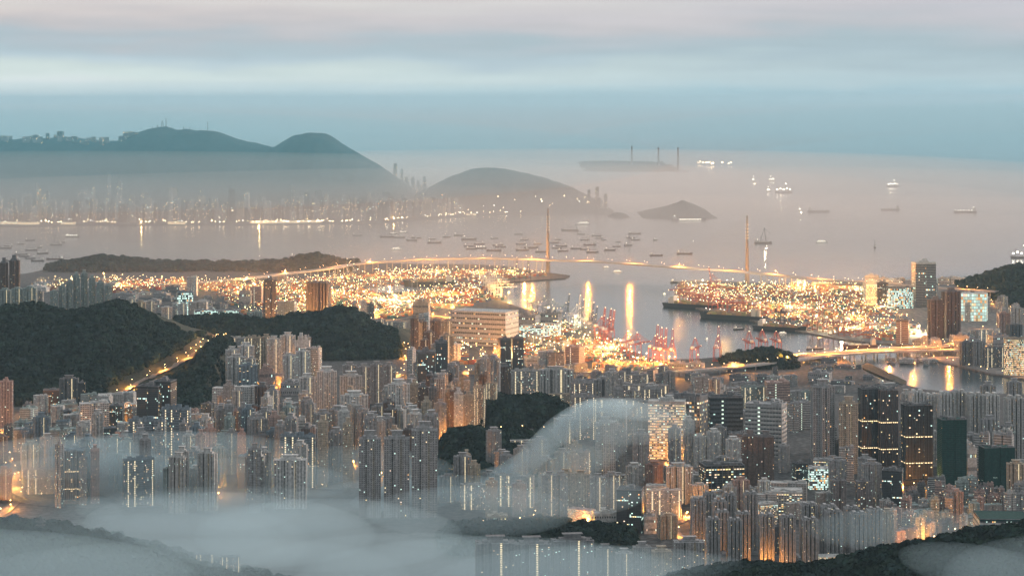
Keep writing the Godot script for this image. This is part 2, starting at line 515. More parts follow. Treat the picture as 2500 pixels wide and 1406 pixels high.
# ---------------------------------------------------------------- buildings
const TONES := {
	"white": Color(0.76, 0.76, 0.74), "pale": Color(0.6, 0.6, 0.58), "grey": Color(0.44, 0.44, 0.44), "dim": Color(0.26, 0.26, 0.265), "beige": Color(0.56, 0.48, 0.38),
	"pink": Color(0.56, 0.41, 0.36), "brown": Color(0.21, 0.155, 0.135), "greenish": Color(0.42, 0.5, 0.48), "dark": Color(0.06, 0.068, 0.075), "net": Color(0.018, 0.075, 0.066), "blue": Color(0.27, 0.34, 0.39), "red": Color(0.4, 0.25, 0.2), "steel": Color(0.18, 0.205, 0.22),
}
const SAY := {"white": "white", "pale": "pale grey", "grey": "grey", "dim": "dark grey", "beige": "beige", "pink": "pinkish", "brown": "brown", "greenish": "greenish grey", "dark": "black glass", "net": "dark green", "blue": "bluish grey", "red": "reddish", "steel": "steel grey"}

func tone(called: String) -> StandardMaterial3D:
	var c: Color = TONES[called]
	return weathered(c.r * 0.8, c.g * 0.8, c.b * 0.8, 0.3, 37.0)

func notched(w: float, d: float, front: Array, side: Array) -> PackedVector2Array:   # a rectangle with recesses [from, to (share of the side), depth in metres]
	var out := PackedVector2Array()
	var corners := [Vector2(-w / 2, d / 2), Vector2(w / 2, d / 2), Vector2(w / 2, -d / 2), Vector2(-w / 2, -d / 2)]
	for k in 4:
		var a: Vector2 = corners[k]
		var b: Vector2 = corners[(k + 1) % 4]
		var along := (b - a).normalized()
		var inward := Vector2(along.y, -along.x)
		var l := a.distance_to(b)
		out.append(a)
		for nt in (front if k % 2 == 0 else side):
			out.append(a + along * l * nt[0])
			out.append(a + along * l * nt[0] + inward * nt[2])
			out.append(a + along * l * nt[1] + inward * nt[2])
			out.append(a + along * l * nt[1])
	return out

func cross_plan(span: float, arm: float, nick: float) -> PackedVector2Array:
	var s := span / 2
	var a := arm / 2
	var q := PackedVector2Array([Vector2(-a, a + nick), Vector2(-a, s), Vector2(-a * 0.25, s), Vector2(-a * 0.25, s - 3.0), Vector2(a * 0.25, s - 3.0), Vector2(a * 0.25, s), Vector2(a, s), Vector2(a, a + nick)])
	var out := PackedVector2Array()
	for k in 4:
		for p in q:
			out.append(p.rotated(-k * PI / 2))
	return out

func lamp_tint(r: RandomNumberGenerator, cold: float) -> Color:
	var u := r.randf()
	var g := r.randf_range(0.35, 1.0)
	if u < cold: return Color(0.72, 1.0, 0.9) * g
	if u < cold + 0.12: return Color(1.0, 0.5, 0.16) * g
	return Color(1.0, r.randf_range(0.68, 0.85), r.randf_range(0.32, 0.55)) * g

# o: plan, h, floor, bay, pane [w, h], lit share, cold share, stairs [[edge, share, width]], bands, roof, crown
func make_building(style: String, o: Dictionary) -> void:
	var root := Node3D.new()
	root.name = style
	var r := RandomNumberGenerator.new()
	r.seed = hash(style)
	var plan: PackedVector2Array = o.plan
	var h: float = o.h
	var fh: float = o.floor
	var wall := MeshBuilder.new()
	wall.prism(plan, 0, h)
	var dark := MeshBuilder.new()
	var lits := [MeshBuilder.new(), MeshBuilder.new(), MeshBuilder.new()]
	var stair := MeshBuilder.new()
	var trim := MeshBuilder.new()
	var floors := int(h / fh)
	var share: float = 0.8 if float(o.lit) < 0.2 else 1.0      # curtains and cupboards hide some of a lit pane
	var lo := plan[0]
	var hi := plan[0]
	for p in plan:
		lo = lo.min(p)
		hi = hi.max(p)
	var stairs: Array = o.get("stairs", [])
	var pane: Array = o.pane
	for k in plan.size():
		var a := plan[k]
		var b := plan[(k + 1) % plan.size()]
		var l := a.distance_to(b)
		if l < 1.2:
			continue
		var u := (b - a) / l
		var out := Vector2(-u.y, u.x)
		var nb := maxi(1, int(l / float(o.bay)))
		var at := func(s: float, y: float, off: float) -> Vector3: return Vector3(a.x + u.x * s + out.x * off, y, a.y + u.y * s + out.y * off)
		var rect := func(m: MeshBuilder, s: float, w: float, y0: float, y1: float, off: float) -> void:
			m.quad(at.call(s - w / 2, y0, off), at.call(s + w / 2, y0, off), at.call(s + w / 2, y1, off), at.call(s - w / 2, y1, off))
		var busy := []
		for st in stairs:
			if st[0] == k and out.y > -0.5:
				busy.append([st[1] * l, st[2]])
				for f in floors:
					if r.randf() < 0.94:
						stair.tint = Color(1.0, 0.82, 0.5) * r.randf_range(0.7, 1.0) if not o.get("cold_stairs", false) else Color(0.8, 1.0, 0.8) * r.randf_range(0.7, 1.0)
						rect.call(stair, st[1] * l, st[2], f * fh + fh * 0.2, f * fh + fh * 0.78, 0.12)
		for f in floors:
			var y: float = f * fh + (fh - float(pane[1])) * 0.6
			var waist: bool = f in o.get("waist", [])
			var whole: bool = waist or r.randf() < float(o.get("lit_floor", 0.0))
			for j in nb:
				var s := (j + 0.5) * l / nb
				var skip := false
				for q in busy:
					if absf(s - q[0]) < q[1] * 0.5 + pane[0] * 0.5: skip = true
				if skip: continue
				var pw: float = minf(pane[0], l / nb * 0.9)
				rect.call(dark, s, pw, y, y + pane[1], 0.05)
				if out.y < -0.5: continue      # nobody looks at the side turned away from the bay
				for v in 3:
					if waist:
						lits[v].tint = Color(1.0, 0.74, 0.4)
						rect.call(lits[v], s, pw, y, y + pane[1] * 0.6, 0.1)
					elif r.randf() < float(o.lit) or whole and r.randf() < 0.85:
						lits[v].tint = lamp_tint(r, float(o.get("cold", 0.25)))
						rect.call(lits[v], s, pw * share, y, y + pane[1] * share, 0.1)
			if o.get("bands", false):
				var mid := (a + b) / 2
				var e := 0.5
				var p0 := a - out * 0.0
				trim.quad(at.call(0, f * fh - 0.1, e), at.call(l, f * fh - 0.1, e), at.call(l, f * fh + fh * float(o.get("band", 0.3)), e), at.call(0, f * fh + fh * float(o.get("band", 0.3)), e))
				trim.quad(at.call(0, f * fh + fh * float(o.get("band", 0.3)), e), at.call(l, f * fh + fh * float(o.get("band", 0.3)), e), at.call(l, f * fh + fh * float(o.get("band", 0.3)), 0), at.call(0, f * fh + fh * float(o.get("band", 0.3)), 0))
		if o.has("piers"):
			var np := maxi(1, int(l / float(o.piers)))
			for j in np + 1:
				var s := l * j / np
				var c: Vector3 = at.call(s, 0, 0.0)
				trim.box(c, Vector3(0.9, h + 1.0, 0.9))
	var roof := MeshBuilder.new()
	var size := hi - lo
	match o.get("roof", "plant"):
		"plant":
			roof.box(Vector3(0, h - 0.2, 0), Vector3(size.x * 0.36, 5.5, size.y * 0.36))
			roof.box(Vector3(size.x * 0.05, h + 5.3, 0), Vector3(size.x * 0.2, 3.5, size.y * 0.22))
			for q in 4:
				roof.box(Vector3(size.x * (0.3 if q % 2 else -0.3) * 0.55, h - 0.2, size.y * (0.3 if q < 2 else -0.3) * 0.55), Vector3(size.x * 0.1, 2.6, size.y * 0.1))
		"twin":
			roof.box(Vector3(-size.x * 0.25, h - 0.2, 0), Vector3(size.x * 0.2, 6.0, size.y * 0.6))
			roof.box(Vector3(size.x * 0.25, h - 0.2, 0), Vector3(size.x * 0.2, 6.0, size.y * 0.6))
			roof.box(Vector3(0, h - 0.2, 0), Vector3(size.x * 0.15, 3.0, size.y * 0.4))
		"crown":
			roof.box(Vector3(0, h - 0.2, 0), Vector3(size.x * 0.66, 4.0, size.y * 0.5))
			roof.box(Vector3(0, h + 3.8, 0), Vector3(size.x * 0.4, 6.0, size.y * 0.36))
			roof.box(Vector3(0, h + 9.8, 0), Vector3(size.x * 0.5, 0.8, size.y * 0.46))
		"clutter":
			for q in 9:
				roof.box(Vector3(r.randf_range(-0.4, 0.4) * size.x, h - 0.2, r.randf_range(-0.4, 0.4) * size.y), Vector3(r.randf_range(0.05, 0.22) * size.x, r.randf_range(2.0, 5.0), r.randf_range(0.08, 0.25) * size.y))
		"wings":
			roof.bar(Vector3(-size.x * 0.62, h + 9.0, 0), Vector3(0, h + 2.0, 0), 2.2)
			roof.bar(Vector3(0, h + 2.0, 0), Vector3(size.x * 0.62, h + 9.0, 0), 2.2)
			for q in 5:
				roof.box(Vector3(size.x * (q - 2) * 0.2, h - 0.2, 0), Vector3(1.2, 3.0 + absf(q - 2) * 3.0, 1.2))
			roof.box(Vector3(0, h - 0.2, 0), Vector3(size.x * 0.5, 3.5, size.y * 0.5))
	var rim := MeshBuilder.new()
	for k in plan.size():
		var a := plan[k]
		var b := plan[(k + 1) % plan.size()]
		if a.distance_to(b) > 3.0:
			var u := (b - a).normalized()
			var inw := Vector2(u.y, -u.x) * 0.25
			rim.bar(Vector3(a.x + inw.x, h + 0.5, a.y + inw.y), Vector3(b.x + inw.x, h + 0.5, b.y + inw.y), 1.0, 1.0)
	part("walls", wall.build(), tone("grey"), root)
	if dark.v.size(): part("windows", dark.build(), mats.pane, root, true)
	if trim.v.size(): part("floor_bands" if o.get("bands", false) else "piers", trim.build(), tone("pale"), root, true)
	if lits[0].v.size(): part("lit_windows", lits[0].build(), window_glow(o.get("glow", 2.8)), root, true)
	if stair.v.size(): part("stairwell_windows", stair.build(), window_glow(o.get("stair_glow", 1.7)), root, true)
	var top := part("roof", rim.build(), tone("grey"), root)
	if roof.v.size(): part("plant_rooms", roof.build(), tone("grey"), top, true)
	if o.has("podium"):
		var pm := MeshBuilder.new()
		pm.box(Vector3.ZERO, Vector3(size.x * 1.35, o.podium, size.y * 1.5))
		part("podium", pm.build(), tone("grey"), root)
	protos[style] = {"root": root, "size": Vector3(size.x, h, size.y), "lit": [lits[0].build(), lits[1].build(), lits[2].build()]}

func make_styles() -> void:
	var pane := StandardMaterial3D.new()
	pane.albedo_color = Color(0.035, 0.042, 0.047).linear_to_srgb()
	pane.roughness = 0.3
	pane.metallic_specular = 0.5
	mats.pane = pane
	# public housing towers with arms, slabs, private towers, offices, factories, low blocks
	make_building("cross", {"plan": cross_plan(36, 13, 2.5), "h": 112.0, "floor": 2.8, "bay": 3.5, "pane": [1.5, 1.4], "lit": 0.045, "cold": 0.3, "roof": "crown"})
	make_building("trident", {"plan": notched(42, 24, [[0.12, 0.18, 4.0], [0.3, 0.4, 9.0], [0.6, 0.7, 9.0], [0.82, 0.88, 4.0]], [[0.35, 0.65, 3.0]]), "h": 112.0, "floor": 2.8, "bay": 3.3, "pane": [1.5, 1.4], "lit": 0.04, "stairs": [[10, 0.5, 2.2]], "roof": "crown"})
	make_building("stair_tower", {"plan": notched(34, 20, [[0.3, 0.36, 4.0], [0.64, 0.7, 4.0]], [[0.4, 0.6, 3.0]]), "h": 104.0, "floor": 2.8, "bay": 3.3, "pane": [1.5, 1.4], "lit": 0.05, "stairs": [[5, 0.5, 3.0]], "roof": "crown", "stair_glow": 1.6})
	make_building("striped_tower", {"plan": notched(27, 24, [[0.2, 0.3, 7.0], [0.45, 0.56, 9.0], [0.72, 0.82, 7.0]], [[0.3, 0.42, 6.0], [0.6, 0.72, 6.0]]), "h": 112.0, "floor": 2.9, "bay": 4.2, "pane": [1.5, 1.4], "lit": 0.03, "cold": 0.2, "roof": "twin", "podium": 6.0})
	make_building("slender_tower", {"plan": notched(19, 17, [[0.4, 0.6, 2.5]], [[0.4, 0.6, 2.5]]), "h": 96.0, "floor": 2.9, "bay": 3.0, "pane": [1.8, 1.5], "lit": 0.07, "cold": 0.35, "roof": "plant"})
	make_building("luxury_tower", {"plan": notched(34, 24, [[0.3, 0.36, 3.0], [0.64, 0.7, 3.0]], [[0.4, 0.6, 3.0]]), "h": 160.0, "floor": 3.1, "bay": 2.6, "pane": [2.2, 2.5], "lit": 0.03, "cold": 0.2, "piers": 5.5, "waist": [14, 31], "roof": "wings", "podium": 12.0})
	make_building("slab", {"plan": notched(92, 15, [[0.3, 0.33, 3.0], [0.66, 0.69, 3.0]], []), "h": 62.0, "floor": 2.75, "bay": 3.2, "pane": [2.1, 1.5], "lit": 0.08, "cold": 0.2, "stairs": [[0, 0.5, 3.4], [4, 0.1, 3.4], [8, 0.8, 3.0]], "roof": "clutter", "stair_glow": 1.8})
	make_building("balcony_block", {"plan": notched(46, 22, [[0.47, 0.53, 3.0]], []), "h": 48.0, "floor": 3.0, "bay": 3.4, "pane": [2.5, 1.5], "lit": 0.05, "cold": 0.55, "bands": true, "band": 0.42, "roof": "clutter"})
	make_building("factory", {"plan": notched(52, 40, [], []), "h": 52.0, "floor": 4.2, "bay": 4.2, "pane": [3.7, 1.8], "lit": 0.035, "cold": 0.5, "bands": true, "band": 0.45, "stairs": [[0, 0.38, 3.0]], "cold_stairs": true, "roof": "clutter"})
	make_building("lit_factory", {"plan": notched(52, 40, [], []), "h": 66.0, "floor": 4.4, "bay": 3.6, "pane": [2.6, 2.0], "lit": 0.3, "cold": 0.2, "lit_floor": 0.12, "piers": 7.2, "roof": "clutter", "glow": 2.0})
	make_building("glass_office", {"plan": notched(36, 34, [[0.48, 0.52, 1.5]], []), "h": 105.0, "floor": 3.9, "bay": 2.4, "pane": [2.3, 3.2], "lit": 0.04, "cold": 0.7, "lit_floor": 0.05, "roof": "plant"})
	make_building("bright_office", {"plan": notched(34, 26, [], []), "h": 40.0, "floor": 4.0, "bay": 2.6, "pane": [2.4, 2.7], "lit": 0.72, "cold": 0.85, "roof": "clutter", "glow": 1.8})
	make_building("netted_tower", {"plan": notched(34, 28, [[0.47, 0.53, 1.0]], []), "h": 120.0, "floor": 3.0, "bay": 6.0, "pane": [5.9, 0.25], "lit": 0.004, "roof": "clutter"})
	make_building("tenement", {"plan": notched(26, 18, [[0.42, 0.58, 3.0]], []), "h": 30.0, "floor": 3.0, "bay": 3.0, "pane": [1.8, 1.5], "lit": 0.09, "cold": 0.45, "roof": "clutter"})
	make_building("shed", {"plan": notched(70, 40, [], []), "h": 14.0, "floor": 7.0, "bay": 6.0, "pane": [3.5, 2.0], "lit": 0.12, "cold": 0.4, "roof": "clutter"})
	make_building("deck_warehouse", {"plan": notched(200, 110, [], []), "h": 66.0, "floor": 9.4, "bay": 8.0, "pane": [6.8, 4.0], "lit": 0.16, "cold": 0.4, "lit_floor": 0.1, "bands": true, "band": 0.42, "roof": "none", "glow": 1.3})
	make_building("grid_warehouse", {"plan": notched(95, 60, [], []), "h": 72.0, "floor": 8.0, "bay": 7.5, "pane": [6.9, 6.6], "lit": 0.96, "cold": 0.75, "roof": "clutter", "glow": 1.3})
	make_building("lit_hotel", {"plan": notched(90, 30, [[0.32, 0.36, 3.0], [0.64, 0.68, 3.0]], []), "h": 78.0, "floor": 4.0, "bay": 3.6, "pane": [3.2, 2.4], "lit": 0.85, "cold": 0.15, "roof": "clutter", "glow": 1.5})
	make_building("banded_office", {"plan": notched(64, 34, [[0.3, 0.36, 3.0], [0.62, 0.67, 3.0]], []), "h": 92.0, "floor": 4.2, "bay": 3.0, "pane": [2.95, 1.9], "lit": 0.7, "cold": 0.1, "bands": true, "band": 0.3, "roof": "plant", "glow": 1.5})
	make_building("far_tower", {"plan": notched(26, 22, [[0.4, 0.6, 4.0]], []), "h": 120.0, "floor": 6.0, "bay": 5.0, "pane": [2.4, 2.0], "lit": 0.05, "cold": 0.25, "roof": "plant", "glow": 24.0})
	make_building("far_block", {"plan": notched(46, 22, [[0.45, 0.55, 4.0]], []), "h": 80.0, "floor": 6.0, "bay": 6.0, "pane": [2.6, 2.0], "lit": 0.05, "cold": 0.35, "roof": "twin", "glow": 24.0})
	make_building("far_pencil", {"plan": notched(17, 17, [], []), "h": 130.0, "floor": 7.0, "bay": 5.0, "pane": [2.4, 2.0], "lit": 0.05, "cold": 0.2, "roof": "plant", "glow": 24.0})

const KIND := {"cross": ["residential_tower", "apartment tower", "cross-plan tower"], "trident": ["residential_tower", "apartment tower", "deep-notched wide tower"], "stair_tower": ["residential_tower", "apartment tower", "stair-lit tower"],
	"striped_tower": ["estate_tower", "estate tower", "grooved tower"], "slender_tower": ["slender_tower", "slim tower", "slim tower"], "luxury_tower": ["glass_tower", "glass tower", "ribbed glass tower"], "slab": ["slab_block", "slab block", "long slab block"],
	"balcony_block": ["balcony_block", "mid-rise block", "balcony block"], "factory": ["factory_building", "factory building", "banded factory"], "lit_factory": ["factory_building", "factory building", "lit factory block"], "glass_office": ["office_tower", "office tower", "glass office tower"],
	"bright_office": ["office_building", "office building", "brightly lit office box"], "netted_tower": ["netted_tower", "unfinished tower", "netted unfinished tower"], "tenement": ["tenement_house", "tenement", "low tenement"], "shed": ["warehouse", "warehouse", "low warehouse"],
	"deck_warehouse": ["cargo_centre", "cargo centre", "huge cargo centre"], "grid_warehouse": ["warehouse", "warehouse", "bright grid warehouse"], "lit_hotel": ["hotel", "hotel", "lit slab"], "banded_office": ["office_building", "office building", "office with bright bands"],
	"far_tower": ["island_tower", "island tower", "tower"], "far_block": ["island_block", "island block", "broad block"], "far_pencil": ["island_pencil_tower", "island tower", "thin tower"]}

func put_building(style: String, at: Vector3, w: float, h: float, turn: float, called_tone: String, label := "", group := "") -> Node3D:
	var p: Dictionary = protos[style]
	var o: Node3D = p.root.duplicate()
	o.name = numbered(KIND[style][0])
	add_child(o)
	o.position = at
	o.rotation.y = turn
	var s: Vector3 = p.size
	o.scale = Vector3(w / s.x, h / s.y, clampf(w / s.x, 0.75, 1.3))
	for m in o.get_children():
		var called := String(m.name)
		if called == "walls" or called == "podium":
			m.material_override = tone(called_tone)
		elif called == "roof":
			m.material_override = tone("dim" if called_tone in ["dark", "net", "brown", "steel", "dim"] else called_tone)
			if m.has_node("plant_rooms"): m.get_node("plant_rooms").material_override = m.material_override
		elif called == "lit_windows":
			m.mesh = p.lit[rng.randi() % 3]
		elif called == "floor_bands" or called == "piers":
			m.material_override = tone({"dark": "steel", "dim": "grey", "brown": "pink", "grey": "pale"}.get(called_tone, called_tone if called_tone in ["white", "pink", "pale"] else "pale"))
	o.set_meta("category", KIND[style][1])
	if group: o.set_meta("group", group)
	if label:
		o.set_meta("label", label)
		landmarks.append([label, at])
	else:
		unlabelled.append([o, "%s %s" % [SAY[called_tone], KIND[style][2]], at])
	occupied.append(Vector3(at.x, at.z, maxf(w, s.z * o.scale.z) * 0.5))
	return o

# rows of the survey: left, right, top (picture), then b<foot row> or d<distance>, style, tone, turn in degrees | label
func build_row(row: String) -> void:
	var two := row.split("|")
	var f := two[0].strip_edges().split(" ", false)
	var xl := float(f[0])
	var xr := float(f[1])
	var yt := float(f[2])
	var xm := (xl + xr) / 2
	var d := 0.0
	if f[3].begins_with("d"):
		d = float(f[3].substr(1))
	else:
		d = (EYE - GROUND) * FOCAL / (float(f[3].substr(1)) - HORIZON)
	var turn := deg_to_rad(float(f[6])) if f.size() > 6 else 0.0
	var style := f[4]
	var w := (xr - xl) * d / FOCAL
	var s: Vector3 = protos[style].size
	var span := absf(cos(turn)) + absf(sin(turn)) * minf(s.z / s.x, 1.3 * s.z / maxf(w, 1.0))
	w /= maxf(span, 0.6)
	var at := in_air(xm, yt, d)
	var top := at.y
	at.y = ground_height(at.x, at.z) - 1.0
	var extra: float = {"crown": 0.0}.get(style, 0.0)
	put_building(style, at, w, maxf(top - at.y + extra, 8.0), turn, f[5], two[1].strip_edges() if two.size() > 1 else "")

func build_named_buildings() -> void:
	make_styles()
	for block in [UPPER_LEFT, ESTATE, LEFT_CITY, PORT_BUILDINGS, CENTRE, RIGHT_CITY, FRONT_CLUSTER, FRONT_MIDDLE, BOTTOM]:
		for row in block.split("\n", false):
			if row.strip_edges():
				build_row(row)

const UPPER_LEFT := """
-4 20 642 d7050 cross brown 10 | brown tower cut by the left edge behind the pale row
20 48 636 d7000 cross brown -8 | tall brown tower rising behind the pale row at far left
-6 26 708 d6750 trident greenish 4 | leftmost block of the pale row on the hillside at far left
26 56 705 d6720 trident greenish 4 | middle block of the pale row on the hillside at far left
56 88 703 d6700 trident greenish 2 | right end block of the pale row at far left
118 142 712 d6620 cross greenish 20 | lowest, left end tower of the pale stepped cluster on the hill
140 160 699 d6640 cross greenish 25 | second tower from the left of the pale stepped cluster
158 177 688 d6660 cross greenish 15 | third tower from the left of the pale stepped cluster
175 195 672 d6690 cross greenish 20 | tower just left of the tallest of the pale stepped cluster
194 214 668 d6700 cross greenish 22 | tallest tower of the pale stepped cluster on the hill
213 233 679 d6680 cross greenish 18 | tower just right of the tallest of the pale stepped cluster
232 253 690 d6660 cross greenish 20 | second tower from the right of the pale stepped cluster
252 274 697 d6650 cross greenish 24 | right end tower of the pale stepped cluster on the hill
88 104 712 d7150 slender_tower grey | slim grey tower in the gap between pale row and stepped cluster
306 330 730 d7150 trident pale 6 | pale tower just right of the dark hill, leftmost of four
330 354 738 d7200 trident beige 0 | beige tower second of four right of the dark hill
354 378 736 d7050 trident pale 8 | pale tower third of four right of the dark hill
392 420 750 d6800 trident white 8 | white tower standing lowest at the right foot of the dark hill
605 639 761 b822 slender_tower greenish 18 | greenish tower with lit edges beside the dark wooded rise
642 673 683 b786 slender_tower brown 22 | lone slim dark brown tower in front of the port lights
745 776 690 b781 striped_tower brown 14 | left one of the wide brown twin towers before the port
774 806 690 b780 striped_tower brown -14 | right one of the wide brown twin towers before the port
676 723 737 b772 balcony_block grey -12 | grey low block between the lone brown tower and the brown twins
1000 1023 777 b855 cross brown 20 | brown slim tower left of the cargo centre
1048 1076 783 b842 cross brown 10 | brown tower close to the left front of the cargo centre
1075 1110 784 b840 trident beige 6 | beige tower touching the left front of the cargo centre
1022 1050 768 b832 balcony_block white -20 | white block behind the brown slim tower
455 481 677 b722 balcony_block white -8 | white tower block standing alone against the port lights
430 471 714 b768 bright_office blue 10 | blue glass block behind the white slim towers
432 456 742 b776 trident white 6 | white tower left before the long low lit block
460 506 737 b770 balcony_block pale -6 | pale stepped block behind the long low lit block
472 531 757 b783 bright_office grey 14 | long low lit block at the edge of the wooded rise
528 582 758 b783 bright_office grey 14 | right wing of the long low lit block beside the trees
610 642 700 b745 factory pink -10 | pinkish block among the port lights left of the lone brown tower
583 612 712 b748 shed grey 0 | low grey shed among the port lights
876 895 735 b781 slender_tower white 12 | white slim tower left of a grey twin at the port edge
894 913 742 b781 slender_tower steel 12 | grey slim twin right of the white one at the port edge
880 936 779 b810 slab grey -8 | grey slab at the foot of the dark wooded hill
938 991 786 b818 slab grey -10 | right grey slab at the foot of the dark wooded hill
"""
const ESTATE := """
557 601 824 b907 slab pale -6 | slab with lit fronts at the rear left of the hillside estate
600 637 823 b907 slab beige 4 | rear middle slab of the hillside estate
636 662 823 b906 trident beige 0 | rear narrow block of the hillside estate
650 686 828 b920 trident white 6 | front left of the two tall white towers of the hillside estate
682 721 820 b919 trident white 4 | tallest white tower of the hillside estate
548 584 854 b945 trident white 10 | left white tower of the estate beside the lit road
578 621 845 b942 trident white 8 | white tower second from the left in the estate
552 601 872 b959 trident pale 8 | pale front tower of the estate beside the lit road
600 624 876 b950 trident pale 4 | pale tower half hidden behind the blue-grey plain tower
579 628 892 b967 slender_tower blue 8 | blue-grey plain tower at the front of the estate
687 722 868 b946 trident white 10 | left one of the two white towers right in the estate
720 758 858 b945 trident white 10 | right one of the two white towers right in the estate
720 755 836 b905 shed white 0 | low white school building behind the right towers of the estate
745 758 823 b899 slender_tower grey 0 | grey slim block on the wooded hill edge
742 785 850 b921 balcony_block pale -22 | low stepped block at the right end of the estate
630 668 905 b953 shed pink 10 | low pinkish lit hall in the middle of the estate
518 582 947 b1012 balcony_block white -14 | left one of the big white banded twin blocks
582 653 944 b1010 balcony_block white -14 | right one of the big white banded twin blocks
640 680 965 b1000 shed red 0 | reddish low block behind the white banded twins
"""
const LEFT_CITY := """
-6 30 931 b1045 slender_tower pink 6 | pinkish brown tower at the left edge under the dark hill
102 153 951 b1003 glass_office brown 10 | squat brown round-cornered block with a lit foot
143 191 924 b1012 trident steel 6 | grey tower with one lit stair strip below the dark hill
189 208 934 b1014 slender_tower dark 6 | narrow black tower beside the grey stair-strip tower
237 300 962 b1010 balcony_block pale 12 | pale stepped block under the dark hill
285 330 958 b1000 balcony_block white -10 | white block left behind the black glass offices
336 396 941 b1062 glass_office dark -10 | black glass office block, left of the two
371 427 929 b1058 glass_office dark -10 | black glass office block with a glowing top storey
300 337 986 b1034 bright_office white -8 | small office block glowing white-green all over
268 300 988 b1050 glass_office steel 0 | dark narrow block left of the glowing office block
191 265 984 b1062 balcony_block white 16 | white balcony block with many ledges
152 200 1012 b1058 balcony_block white 12 | smaller white balcony block beside the bigger one
76 124 1022 b1085 balcony_block greenish 6 | greenish block with a bright cross-shaped roof light nearby
35 70 1030 b1080 tenement greenish -6 | greenish low block near the left road
284 328 1032 b1075 balcony_block white 8 | white block below the glowing office block
326 374 1028 b1070 balcony_block pale 6 | pale block below the black glass offices
52 96 1085 b1180 trident greenish 4 | tower with a white lit roof standing out of the mist
144 206 1098 b1225 luxury_tower blue 6 | blue glass tower standing in the mist at left
176 206 1085 b1200 glass_office blue 6 | blue glass tower just behind the misty glass tower
56 140 1145 b1205 slab pale 4 | long pale slab in the mist right of the left road
-10 26 1145 b1220 trident pink 4 | pinkish tower at the left edge beside the glowing road
-10 16 1065 b1130 trident brown 4 | brown tower at the left edge above the glowing road
445 485 1000 b1052 balcony_block pink -30 | reddish gabled block on the slope below the white twins
460 500 1012 b1060 balcony_block white -30 | white block leaning along the slope street
490 524 985 b1042 slender_tower steel -20 | dark tower with lit side left below the white twins
585 628 990 b1058 striped_tower brown 4 | dark brown block left in the row under the white twins
618 640 992 b1058 striped_tower brown 4 | dark brown block right in the row under the white twins
642 700 1004 b1068 slab pale 10 | pale slab with lit strips under the white twins
690 740 996 b1062 slab grey 14 | grey slab with lit strips right of the pale one
477 501 1062 b1195 stair_tower pink 2 | slim pink tower with a lit stair strip rising from the mist
578 600 1058 b1170 stair_tower pink 4 | pink tower behind the mist below the dark brown blocks
582 622 1112 b1190 glass_office blue 0 | blue block in the mist with a sloping top
"""
const PORT_BUILDINGS := """
1104 1266 758 b840 deck_warehouse pale -24 | huge many-decked cargo centre in the middle of the port
1262 1318 770 b800 shed grey -24 | low warehouse right behind the cargo centre
1320 1372 764 b792 shed grey -24 | low warehouse beside the container quay
1268 1330 795 b822 bright_office pale -12 | lit decked warehouse right of the cargo centre
1325 1370 790 b820 bright_office pale -12 | second lit decked warehouse right of the cargo centre
1216 1248 826 b912 glass_office steel 12 | left tower of the dark glass pair before the port
1246 1278 824 b906 glass_office steel 12 | right tower of the dark glass pair before the port
1312 1352 858 b902 balcony_block white 10 | white block with a lit side left of the dark grey one
1338 1380 861 b905 balcony_block dim -10 | dark grey block left of the pink warehouse
1380 1428 846 b900 factory pink -30 | pink flat-roofed warehouse at the flyover's left end
1008 1050 740 b775 shed beige -10 | beige warehouse at the near edge of the container yards
1100 1125 840 b880 slender_tower white 6 | white slim tower in front of the cargo centre
"""
